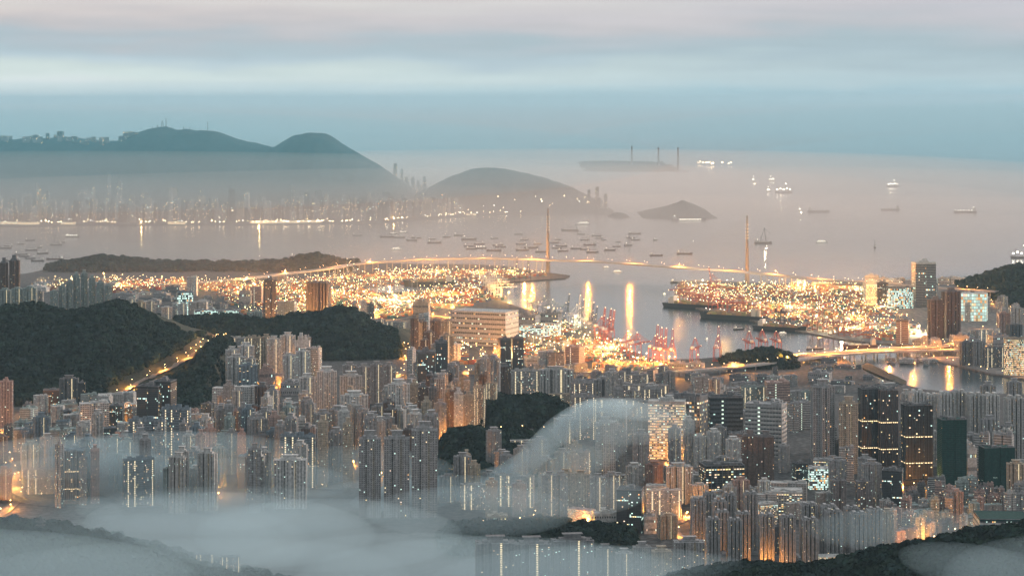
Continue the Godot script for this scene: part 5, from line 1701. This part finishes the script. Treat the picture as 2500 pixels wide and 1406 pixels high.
# ---------------------------------------------------------------- ships
# x, y of the waterline, kind, heading in degrees, length in metres | label ("" = by its neighbours)
const SHIPS := """
12 606 barge 10 62
18 601 barge -8 50
71 587 barge 15 55
49 596 barge 4 40
135 598 derrick 12 66
150 591 barge -20 42
75 611 barge 8 64
93 604 barge 30 36
50 622 barge 6 70
57 626 barge -12 60
102 619 barge 20 60
72 631 barge 14 52
90 637 barge 4 66
132 633 cargo 6 84
160 635 barge -4 60
30 637 barge 8 70
175 579 lit_barge 4 80 | barge with a row of lights off the left end of the city shore
872 575 barge 4 60
945 579 cargo 6 90
960 571 lit_barge -4 50
985 568 lit_barge 20 50
976 580 barge 8 60
1005 587 barge 4 64
1016 581 barge -12 60
1060 593 cargo -4 80
1054 584 barge 12 46
1090 579 barge 16 50
1120 575 barge -8 60
1145 585 barge 12 90
1170 596 barge 8 60
1145 601 barge -4 60
1151 608 barge 4 60
1173 606 lit_barge 6 66
1206 612 cargo 4 80
1215 599 barge 18 60
1222 603 barge -16 62
1207 582 barge 4 46
1266 572 barge 10 50
1280 586 derrick -6 50
1272 596 barge 10 60
1297 605 barge 4 80
1313 596 barge 16 48
1275 611 barge 4 70
1322 615 barge 6 66
1351 593 barge 12 70
1363 585 barge -20 42
1371 601 barge 4 64
1360 606 barge -6 56
1375 613 barge 8 60
1392 563 cargo -8 110
1422 548 ferry 6 100 | brightly lit blurred ferry left of the islet
1419 572 barge 4 46
1428 586 barge 24 56
1440 598 cargo 20 76
1406 607 barge 6 60
1428 609 barge 10 52
1447 616 barge 4 66
1457 576 barge -6 60
1464 582 barge 10 44
1475 586 barge 30 36
1510 591 barge 4 34
1506 602 barge 8 46
1490 611 barge 6 64
1540 581 barge -4 52
1550 571 cargo 6 80
1552 586 barge -10 52
1535 599 derrick 40 60
1601 586 barge 60 50
1603 624 cargo 4 70 | dark freighter lying alone above the middle of the long bridge
1672 620 cargo -6 84 | dark ship with two masts between the needle towers
1692 590 ferry 80 40 | small white lit boat between the needle towers
1682 538 liner 2 230 | long ship with a white stripe of light before the pointed island
1864 594 derrick 0 100 | crane barge with a tall tower right of the right needle tower
1872 611 worklight 70 46 | boat with glaring white lamps below the crane barge
2008 592 ferry 4 70 | white lit ferry in the open water at right
2137 604 derrick 85 50 | dark work boat with a peaked mast in the open water at right
1954 514 worklight 60 46 | orange lit boat far out right of the right needle tower
2000 518 cargo 8 160 | grey freighter far out beside the orange lit boat
2175 513 cargo 6 140 | faint freighter far out at right
2358 519 tanker 2 165 | tanker with white lamps along its deck far out at right
2181 456 worklight 20 120 | white lit ship farthest out at right
1840 443 worklight 80 100 | glaring white ship far out, left of a group of four
1885 442 worklight 40 90 | greenish white lit ship topmost of the far group of four
1877 469 worklight 70 90 | white lit ship lowest of the far group of four
1914 471 worklight 10 150 | pair of glaring white lamps on the right ship of the far group
1480 653 ferry 30 36 | small white ferry crossing under the long bridge, left of two
1508 664 ferry 10 46 | larger white ferry crossing under the long bridge, right of two
1805 804 barge 30 44 | barge in the port channel left of the speedboat
1725 829 ferry 70 26 | white lit yacht in the port channel
1912 814 ferry 10 28 | speedboat with a wake in the port channel
1622 719 ferry 60 24 | small boat in the harbour left of the eastern port tip
1978 852 derrick 60 40 | left one of two crane pontoons beside the river bridge
2000 852 derrick 30 40 | right one of two crane pontoons beside the river bridge
2496 630 worklight 10 120 | ship with orange lamps cut by the right edge
728 628 cargo 4 90 | grey ship above the right end of the wooded headland
968 609 ferry 4 60 | lit ferry with a wake in the middle of the harbour
1654 690 barge 10 60 | dark barge off the tip of the eastern port
1692 752 container_ship 149 250 | container ship moored at the tip of the eastern quay
1790 780 container_ship 149 270 | container ship moored in the middle of the eastern quay
1905 806 container_ship 150 200 | container ship moored at the near half of the eastern quay
1050 698 container_ship 2 230 | dark container ship with white letters on its hull in the western port
1215 696 container_ship 8 110 | small container ship at the corner of the western port
2170 940 barge 20 60 | dark barge moored at the river pier
2100 848 cargo 12 120 | moored ship at the near end of the eastern quay
"""

func hull(b: MeshBuilder, l: float, w: float, h: float) -> void:    # bow towards +x
	var low := PackedVector2Array()
	var top := PackedVector2Array()
	for p in [[-0.5, 0.42], [-0.3, 0.5], [0.28, 0.5], [0.42, 0.32], [0.5, 0.0], [0.42, -0.32], [0.28, -0.5], [-0.3, -0.5], [-0.5, -0.42]]:
		low.append(Vector2(p[0] * l * 0.95, p[1] * w * 0.85))
		top.append(Vector2(p[0] * l, p[1] * w))
	for k in low.size():
		var m := (k + 1) % low.size()
		var ha := h * (1.35 if top[k].x > l * 0.3 else 1.0)
		var hb := h * (1.35 if top[m].x > l * 0.3 else 1.0)
		b.quad(Vector3(low[k].x, -1, low[k].y), Vector3(low[m].x, -1, low[m].y), Vector3(top[m].x, hb, top[m].y), Vector3(top[k].x, ha, top[k].y))
	for k in range(1, top.size() - 1):
		b.tri(Vector3(top[0].x, h * 0.95, top[0].y), Vector3(top[k].x, h * 0.95, top[k].y), Vector3(top[k + 1].x, h * 0.95, top[k + 1].y))

func ship_proto(kind: String) -> Node3D:
	var o := Node3D.new()
	o.name = kind
	var l := 60.0
	var hb := MeshBuilder.new()
	var cabin := MeshBuilder.new()
	var rig := MeshBuilder.new()
	var lamps := MeshBuilder.new()
	var hull_paint := paint(0.06, 0.06, 0.065)
	var strength := 7.0
	match kind:
		"barge", "lit_barge", "derrick":
			hull(hb, l, 15, 4.5)
			cabin.box(Vector3(-23, 4.2, 0), Vector3(9, 7, 10))
			cabin.box(Vector3(-23, 11.2, 0), Vector3(6, 3, 8))
			cabin.box(Vector3(3, 4.2, 0), Vector3(34, 2.5, 11))
			rig.bar(Vector3(-8, 4, 0), Vector3(-8, 22, 0), 1.0)
			rig.bar(Vector3(-8, 8, 0), Vector3(20, 20, 0), 0.7)
			rig.bar(Vector3(-23, 14, 0), Vector3(-23, 20, 0), 0.4)
			lamps.box(Vector3(-20, 13, 5.2), Vector3(1.6, 1.2, 1.0), true)
			if kind == "lit_barge":
				for q in 6: lamps.box(Vector3(-26 + q * 9, 8, 6.5), Vector3(2.6, 1.8, 1.6), true)
			if kind == "derrick":
				for z in [-4.0, 4.0]:
					rig.bar(Vector3(10, 4, z), Vector3(4, 52, 0), 1.6)
					rig.bar(Vector3(-10, 4, z), Vector3(4, 52, 0), 1.2)
				rig.bar(Vector3(4, 50, 0), Vector3(26, 30, 0), 1.2)
		"cargo", "tanker":
			hull(hb, l, 10, 4.0)
			hull_paint = paint(0.075, 0.05, 0.05)
			cabin.box(Vector3(-23, 3.8, 0), Vector3(7, 8, 8))
			cabin.box(Vector3(-23, 11.8, 0), Vector3(5, 2, 9))
			for q in 3:
				cabin.box(Vector3(-10 + q * 12, 3.8, 0), Vector3(9, 1.4, 7))
				rig.bar(Vector3(-16 + q * 12.5, 3, 0), Vector3(-16 + q * 12.5, 13, 0), 0.6)
			lamps.box(Vector3(-21, 10, 4.2), Vector3(1.2, 1.0, 0.8), true)
			if kind == "tanker":
				for q in 7: lamps.box(Vector3(-18 + q * 7, 5.4, 3.5), Vector3(1.6, 1.0, 1.0), true)
				lamps.box(Vector3(-22, 12.6, 0), Vector3(4, 1.4, 3), true)
		"ferry":
			hull(hb, l, 14, 4.0)
			hull_paint = paint(0.6, 0.6, 0.58)
			cabin.box(Vector3(-3, 3.8, 0), Vector3(46, 4, 11))
			cabin.box(Vector3(-4, 7.8, 0), Vector3(36, 3.4, 10))
			cabin.box(Vector3(8, 11.2, 0), Vector3(9, 3, 8))
			rig.bar(Vector3(-6, 11, 0), Vector3(-6, 18, 0), 0.6)
			for q in 9:
				for z in [-5.7, 5.7]:
					lamps.box(Vector3(-22 + q * 4.8, 5.2, z), Vector3(3.2, 1.4, 0.4), true)
					if q > 0 and q < 8: lamps.box(Vector3(-22 + q * 4.4, 8.8, z * 0.9), Vector3(2.8, 1.3, 0.4), true)
			strength = 3.5
		"worklight":
			hull(hb, l, 13, 4.0)
			cabin.box(Vector3(-14, 3.8, 0), Vector3(12, 9, 9))
			rig.bar(Vector3(-8, 3, 0), Vector3(-8, 32, 0), 0.8)
			rig.bar(Vector3(16, 3, 0), Vector3(16, 24, 0), 0.8)
			for q in 5:
				lamps.box(Vector3(-22 + q * 11, 11 + (q % 2) * 3, 0), Vector3(3.4, 2.4, 3.4), true)
			lamps.box(Vector3(-8, 30, 0), Vector3(2.4, 2.4, 2.4), true)
			strength = 14.0
		"liner":
			hull(hb, l, 8, 3.0)
			cabin.box(Vector3(-24, 2.8, 0), Vector3(6, 5, 7))
			rig.bar(Vector3(24, 3, 0), Vector3(24, 7, 0), 0.3)
			lamps.box(Vector3(2, 1.6, 4.2), Vector3(38, 0.9, 0.3), true)
			lamps.box(Vector3(-24, 7.8, 0), Vector3(2, 0.8, 2), true)
			strength = 4.0
		"container_ship":
			l = 240.0
			hull(hb, l, 32, 15)
			hull_paint = paint(0.035, 0.045, 0.055)
			cabin.box(Vector3(-78, 14, 0), Vector3(14, 28, 30))
			cabin.box(Vector3(-92, 14, 0), Vector3(10, 20, 12))
			for q in 9:
				for j in 3:
					cabin.tint = Color(0.4 + 0.4 * fmod(q * 0.37 + j * 0.61, 1.0), 0.3 + 0.3 * fmod(q * 0.71 + j * 0.23, 1.0), 0.25)
					cabin.box(Vector3(-62 + q * 17.5, 14, -10 + j * 10), Vector3(15, 5.2 + 2.6 * ((q * 3 + j * 5) % 4), 9.6))
			rig.bar(Vector3(104, 15, 0), Vector3(104, 30, 0), 1.0)
			for q in 8:
				lamps.box(Vector3(-80 + q * 26, 30, 13.0 if q % 2 else -13.0), Vector3(1.8, 1.6, 1.8), true)
			strength = 9.0
	part("hull", hb.build(), hull_paint, o)
	part("deckhouse", cabin.build(), mats.ship_white, o)
	part("mast", rig.build(), paint(0.12, 0.12, 0.12), o.get_node("deckhouse"))
	part("deck_lights", lamps.build(), glow(1.0, 0.93, 0.75, strength), o, true)
	protos["ship_" + kind] = {"root": o, "l": l}
	return o

func build_ships() -> void:
	var m := StandardMaterial3D.new()
	m.albedo_color = Color(0.4, 0.4, 0.38).linear_to_srgb()
	m.vertex_color_use_as_albedo = true
	m.roughness = 0.7
	mats.ship_white = m
	for k in ["barge", "lit_barge", "derrick", "cargo", "tanker", "ferry", "worklight", "liner", "container_ship"]:
		ship_proto(k)
	var called := {"barge": ["barge", "barge"], "lit_barge": ["barge", "barge"], "derrick": ["crane_barge", "crane barge"], "cargo": ["freighter", "freighter"], "tanker": ["tanker", "tanker"], "ferry": ["ferry", "ferry"], "worklight": ["work_ship", "ship"], "liner": ["long_ship", "ship"], "container_ship": ["container_ship", "container ship"]}
	var say := {"barge": "dark barge", "lit_barge": "lit barge", "derrick": "crane barge", "cargo": "dark freighter", "ferry": "white lit ferry"}
	var order := {}
	var list := []
	for row in SHIPS.split("\n", false):
		list.append(row)
	for row in list:
		var two: PackedStringArray = row.split("|")
		var f := two[0].strip_edges().split(" ", false)
		var p: Dictionary = protos["ship_" + f[2]]
		var o: Node3D = p.root.duplicate()
		o.name = numbered(called[f[2]][0])
		o.set_meta("category", called[f[2]][1])
		add_child(o)
		o.position = on_ground(float(f[0]), float(f[1]), 0.0)
		o.rotation.y = deg_to_rad(float(f[3]) + (180.0 if int(f[0]) % 3 == 0 else 0.0))
		var s := float(f[4]) / float(p.l)
		o.scale = Vector3(s, maxf(s, 0.55) if f[2] != "liner" else s, s)
		if "letters" in row: o.position.y = GROUND + 0.4
		if two.size() > 1:
			o.set_meta("label", two[1].strip_edges())
			if "letters" in two[1]:
				hull_letters(o)
		else:
			o.set_meta("group", "boats anchored in the harbour")
			var side := "at the left edge" if float(f[0]) < 400 else "before the long bridge"
			var key: String = f[2] + side
			order[key] = order.get(key, [])
			order[key].append([float(f[0]), o, say[f[2]], side])
		if f[2] == "worklight":
			shine(o, Vector3(6, 26, 9), 1600.0 if f[2] == "worklight" else 260.0, Color(1.0, 0.92, 0.75), 2.0)
	for key in order:
		var a: Array = order[key]
		a.sort_custom(func(x, y): return x[0] < y[0])
		for k in a.size():
			a[k][1].set_meta("label", "%s %s from the left among the boats anchored %s" % [ordinal(k + 1), a[k][2], a[k][3]])

func hull_letters(o: Node3D) -> void:
	var t := TextMesh.new()
	var f := SystemFont.new()
	f.font_names = PackedStringArray(["Droid Sans"])
	t.font = f
	t.text = "CHINA SHIPPING"
	t.font_size = 64
	t.pixel_size = 0.16
	t.depth = 0.3
	var m := part("lettering", t, paint(0.7, 0.7, 0.68), o)
	m.position = Vector3(-10, 6, 15.2)

# ---------------------------------------------------------------- lamps
const AMBER := Color(1.0, 0.62, 0.26)

func lamp_proto(called: String, tall: float, head: float, arm: float, color: Color, strength: float) -> void:
	var o := Node3D.new()
	o.name = called
	var b := MeshBuilder.new()
	b.lathe(Vector3.ZERO, PackedVector2Array([Vector2(0.28, -2), Vector2(0.16, tall)]), 5)
	if arm > 0: b.bar(Vector3(0, tall - 0.3, 0), Vector3(arm, tall + 0.4, 0), 0.2)
	part("pole", b.build(), paint(0.3, 0.3, 0.3), o)
	var h := MeshBuilder.new()
	h.lathe(Vector3(arm, tall + 0.1, 0), PackedVector2Array([Vector2(0.0, -head * 0.7), Vector2(head, 0.0), Vector2(0.0, head * 0.7)]), 5)
	part("lamp_head", h.build(), glow(color.r, color.g, color.b, strength), o)
	protos[called] = o

func shine(parent: Node3D, at: Vector3, energy: float, color: Color, size: float) -> void:
	var l := OmniLight3D.new()
	l.name = "lamp_light"
	l.light_energy = energy
	l.light_color = color
	l.light_size = size
	l.omni_range = 600.0
	l.omni_attenuation = 2.0
	l.shadow_enabled = true
	l.position = at
	parent.add_child(l, true)

func stand(proto: String, category: String, at: Vector3, turn: float) -> Node3D:
	var o: Node3D = protos[proto].duplicate()
	o.name = numbered(proto)
	o.set_meta("category", category)
	add_child(o)
	o.position = at
	o.rotation.y = turn
	return o

func build_lamps() -> void:
	lamp_proto("street_lamp", 10.0, 1.1, 2.2, Color(1.0, 0.66, 0.3), 20.0)
	lamp_proto("bridge_lamp", 13.0, 1.0, 2.4, Color(1.0, 0.7, 0.38), 18.0)
	var rest := []
	var rest_heads := []
	for row in lamp_rows:
		var pts: PackedVector3Array = row[0]
		var bridge: bool = "bridge" in row[2] or "elevated" in row[2] or "flyover" in row[2]
		for k in pts.size():
			var a := pts[maxi(k - 1, 0)]
			var c := pts[mini(k + 1, pts.size() - 1)]
			var side := Vector3(-(c.z - a.z), 0, c.x - a.x).normalized()
			var flip := 1.0 if k % 2 else -1.0
			if bridge and row[1] < 20.0: flip = 1.0
			var at := pts[k] + side * float(row[1]) * flip
			var turn := atan2(side.z * flip, -side.x * flip)
			var o := stand("bridge_lamp" if bridge else "street_lamp", "bridge lamp" if bridge else "street lamp", at, turn)
			o.set_meta("group", ("lamps along the " + row[2]).left(110))
			o.set_meta("label", "%s amber lamp from the left along the %s" % [ordinal(k + 1), row[5]])
			var step := 5 if bridge else (4 if row[3] >= 3.0 else 9)
			if k % step == 1 or pts.size() < 6 and k % 2 == 1:
				shine(o, Vector3(2.2, 8.6 if not bridge else 11.4, 0), (10500.0 if bridge else 1150.0 * step) * float(row[3]) * float(row[4]), AMBER, 0.8)

	# amber lamps added at random gaps between the towers for a warm street glow
	lamp_proto("added_glow_lamp", 9.0, 1.3, 0.0, Color(1.0, 0.66, 0.3), 18.0)
	for q in [[1, 3], [0, 3], [2, 10], [3, 5], [5, 3], [7, 3], [9, 2], [10, 2], [13, 5], [14, 3], [15, 4], [20, 2]]:
		var poly := PackedVector2Array()
		for p in points(QUARTERS[q[0]][0]):
			var g := on_ground(p.x, p.y)
			poly.append(Vector2(g.x, g.z))
		var lo := poly[0]
		var hi := poly[0]
		for p in poly:
			lo = lo.min(p)
			hi = hi.max(p)
		var made := 0
		for tries in 4000:
			if made >= q[1]: break
			var at := Vector2(rng.randf_range(lo.x, hi.x), rng.randf_range(lo.y, hi.y))
			if not Geometry2D.is_point_in_polygon(at, poly): continue
			var free := true
			for o in occupied:
				if Vector2(o.x, o.y).distance_squared_to(at) < pow(o.z + 5.0, 2):
					free = false
					break
			if not free: continue
			made += 1
			occupied.append(Vector3(at.x, at.y, 20.0))
			var o := stand("added_glow_lamp", "courtyard lamp", Vector3(at.x, ground_height(at.x, at.y), at.y), 0.0)
			o.set_meta("group", "added glow lamps " + QUARTERS[q[0]][6])
			unlabelled.append([o, "added amber lamp", o.position])
			shine(o, Vector3(0, 7.4, 0), rng.randf_range(3500.0, 8000.0), AMBER, 1.0)

func ordinal(n: int) -> String:
	var w := ["", "first", "second", "third", "fourth", "fifth", "sixth", "seventh", "eighth", "ninth", "tenth", "eleventh", "twelfth"]
	if n < w.size(): return w[n]
	var s := "th"
	if n % 100 < 10 or n % 100 > 20:
		s = ["th", "st", "nd", "rd", "th", "th", "th", "th", "th", "th"][n % 10]
	return "%d%s" % [n, s]

# ---------------------------------------------------------------- labels of the unlisted things, by the landmark they stand next to
func write_labels() -> void:
	var seen := {}
	var rows := []
	for u in unlabelled:
		var at: Vector3 = u[2]
		var best := ""
		var best_p := Vector3.ZERO
		var least := INF
		for l in landmarks:
			var d: float = Vector2(l[1].x - at.x, (l[1].z - at.z)).length() * (1.0 + 0.03 * l[0].split(" ").size())
			if l[0].split(" ").size() + u[1].split(" ").size() + 7 <= 16 and d < least:
				least = d
				best = l[0]
				best_p = l[1]
		var way := ""
		if best:
			var dx := at.x - best_p.x
			var dz := at.z - best_p.z
			way = ("right of" if dx > 0 else "left of") if absf(dx) > absf(dz) * 0.7 else ("behind" if dz < 0 else "before")
		rows.append([least, u[0], u[1], way, best])
	rows.sort_custom(func(a, b): return a[0] < b[0])
	for r in rows:
		var q: String = r[1].get_meta("quarter", "")
		var text := ""
		if q.begins_with("on the far island") or q.begins_with("on the far ridge") or q.begins_with("between the far"):
			continue
		var where: String = "%s the %s" % [r[3], r[4]] if r[4] else q
		var key: String = r[2] + where
		seen[key] = seen.get(key, 0) + 1
		text = "%s %s" % [r[2], where] if seen[key] == 1 else "%s %s %s" % [ordinal(seen[key]) + " nearest", r[2], where]
		r[1].set_meta("label", text)
	# far things: ordered from the left
	var far := rows.filter(func(r): return not r[1].has_meta("label"))
	far.sort_custom(func(a, b): return screen(a[1].position).x < screen(b[1].position).x)
	seen = {}
	for r in far:
		var q: String = r[1].get_meta("quarter", "")
		var key: String = r[2] + q
		seen[key] = seen.get(key, 0) + 1
		r[1].set_meta("label", "%s from the left of the %ss %s" % [ordinal(seen[key]), r[2], q])

# ---------------------------------------------------------------- mist
func mist(called: String, label: String, color: Color, puffs: Array) -> void:     # puffs: [centre, half sizes, optical depth through its depth, turn]
	var o := Node3D.new()
	o.name = numbered(called)
	o.set_meta("kind", "stuff")
	o.set_meta("label", label)
	add_child(o)
	for p in puffs:
		var m := FogMaterial.new()
		m.albedo = color.linear_to_srgb()
		m.density = p[2] / (2.0 * p[1].z)
		var f := FogVolume.new()
		f.name = "mist_puff"
		f.shape = RenderingServer.FOG_VOLUME_SHAPE_ELLIPSOID
		f.size = p[1] * 2.0
		f.material = m
		f.position = p[0]
		if p.size() > 3: f.rotation_degrees = p[3]
		o.add_child(f, true)

func puff(px: float, py: float, d: float, rx: float, ry: float, depth: float, turn := 0.0) -> Array:   # size in survey pixels
	var s := d / FOCAL
	return [in_air(px, py, d), Vector3(rx * s, ry * s, maxf(rx * s * 0.55, 40.0)), depth, Vector3(0, 0, turn)]

func build_mist() -> void:
	var city_glow_rose := Color(1.0, 0.85, 0.76)  # pink glow of the city lights put into the mist colour
	var layers := []
	for k in 4:           # thinner and thinner upwards
		layers.append([Vector3(-1500 + 260 * (k % 3), 0, -13500 - 170 * k), Vector3(6800 - 190 * k, 140 + 106 * k, 4300 - 480 * k), 0.46, Vector3(0, 14 * k - 25, [1.4, -1.6, 1.0, -1.2, 1.8][k])])
	layers.append([Vector3(-450, 0, -19200), Vector3(6000, 340, 5300), 0.9, Vector3(0, 0, 0.6)])
	mist("harbour_mist", "mist coloured with the rosy city glow over the harbour and the far city", city_glow_rose, layers)
	mist("sea_mist", "bluish green mist over the open sea", Color(0.4, 0.76, 0.9), [
		[Vector3(14500, 0, -36000), Vector3(14000, 820, 22000), 1.4],
		[Vector3(7200, 0, -23000), Vector3(5000, 460, 10500), 1.1],
		[Vector3(-6000, 0, -36000), Vector3(22000, 1080, 17000), 0.55],
	])
	mist("mountain_haze", "blue green haze before the far mountain", Color(0.2, 0.72, 0.92), [
		[Vector3(-3600, 420, -13800), Vector3(4600, 320, 2600), 0.45],
	])
	var white := Color(0.66, 0.9, 1.0)
	var bank := []
	for p in [[560, 1292, 360, 84, 0.5], [800, 1306, 330, 84, 0.45], [360, 1335, 340, 76, 0.3], [980, 1400, 420, 90, 0.5], [560, 1246, 420, 44, 0.26]]:
		bank.append(puff(p[0], p[1], 3500.0 + rng.randf_range(-150, 150), p[2], p[3], p[4], rng.randf_range(-3, 3)))
	for p in [[-40, 1402, 520, 96, 0.5], [360, 1434, 640, 96, 0.35], [200, 1345, 560, 120, 0.28]]:
		bank.append(puff(p[0], p[1], 2420.0 + rng.randf_range(-60, 60), p[2], p[3], p[4], rng.randf_range(-3, 3)))
	for k in 3:
		var x := rng.randf_range(80, 1050)
		bank.append(puff(x, 1244.0 + absf(x - 620.0) * 0.07 + rng.randf_range(-34, 40), 3600.0 + rng.randf_range(-150, 200), rng.randf_range(50, 150), rng.randf_range(14, 34), rng.randf_range(0.12, 0.3), rng.randf_range(-7, 7)))
	mist("mist_bank", "thick bluish white mist bank rolling over the bottom left", white, bank)
	var arm := []
	var path := [[800, 1220], [980, 1206], [1130, 1188], [1230, 1160], [1305, 1114], [1362, 1056], [1424, 1014], [1500, 996], [1590, 1004]]
	var thick := [30.0, 32.0, 28.0, 24.0, 26.0, 34.0, 32.0, 26.0, 14.0]
	for k in path.size() - 1:
		var a := Vector2(path[k][0], path[k][1])
		var b := Vector2(path[k + 1][0], path[k + 1][1])
		var c := a.lerp(b, 0.4) + Vector2(rng.randf_range(-6, 6), rng.randf_range(-3, 6))
		arm.append(puff(c.x, c.y, 4330.0 + rng.randf_range(-60, 60), a.distance_to(b) * rng.randf_range(1.2, 1.4), lerpf(thick[k], thick[k + 1], 0.4) * rng.randf_range(1.05, 1.3), rng.randf_range(0.42, 0.58), -rad_to_deg((b - a).angle()) + rng.randf_range(-5, 5)))
	for p in [[1390, 1034, 90, 22, 0.25, 44], [1462, 1000, 110, 18, 0.28, 12], [1420, 1085, 150, 80, 0.3, 28], [1540, 1030, 170, 56, 0.3, 0], [1320, 1165, 170, 56, 0.3, 20]]:
		arm.append(puff(p[0], p[1], 4330.0, p[2], p[3], p[4], p[5]))
	mist("mist_tongue", "tongue of white mist curling up past the knolls in the middle", white, arm)
	var veil := []
	for p in [[150, 1118, 240, 50, 0.4], [420, 1108, 320, 50, 0.5], [260, 1172, 320, 62, 0.7], [540, 1180, 320, 56, 0.6], [840, 1156, 280, 64, 0.5]]:
		veil.append(puff(p[0], p[1], 4450.0 + rng.randf_range(-100, 100), p[2], p[3], p[4]))
	mist("mist_veil", "thin veil of mist drifting between the towers at left", white, veil)
	var low := []
	for p in [[1200, 1412, 480, 90, 0.5], [1470, 1414, 420, 70, 0.42]]:
		low.append(puff(p[0], p[1], 3250.0 + rng.randf_range(-40, 40), p[2], p[3], p[4]))
	for p in [[1150, 1250, 260, 60, 0.35], [1340, 1208, 240, 54, 0.3]]:
		low.append(puff(p[0], p[1], 3950.0, p[2], p[3], p[4]))
	mist("mist_veil", "thin mist lying on the slope and the slabs at the bottom", white, low)
	var corner := []
	for p in [[2430, 1396, 240, 56, 0.22], [2490, 1380, 190, 66, 0.2]]:
		corner.append(puff(p[0], p[1], 2400.0, p[2], p[3], p[4], rng.randf_range(-10, 10)))
	mist("mist_wisp", "wisp of mist in front of the bottom right slope", white, corner)
	var wisp := []
	for p in [[2190, 1292, 220, 48, 0.25]]:
		wisp.append(puff(p[0], p[1], 3700.0, p[2], p[3], p[4], rng.randf_range(-8, 8)))
	mist("mist_wisp", "wisp of mist between the front grey cluster and the low quarter", white, wisp)
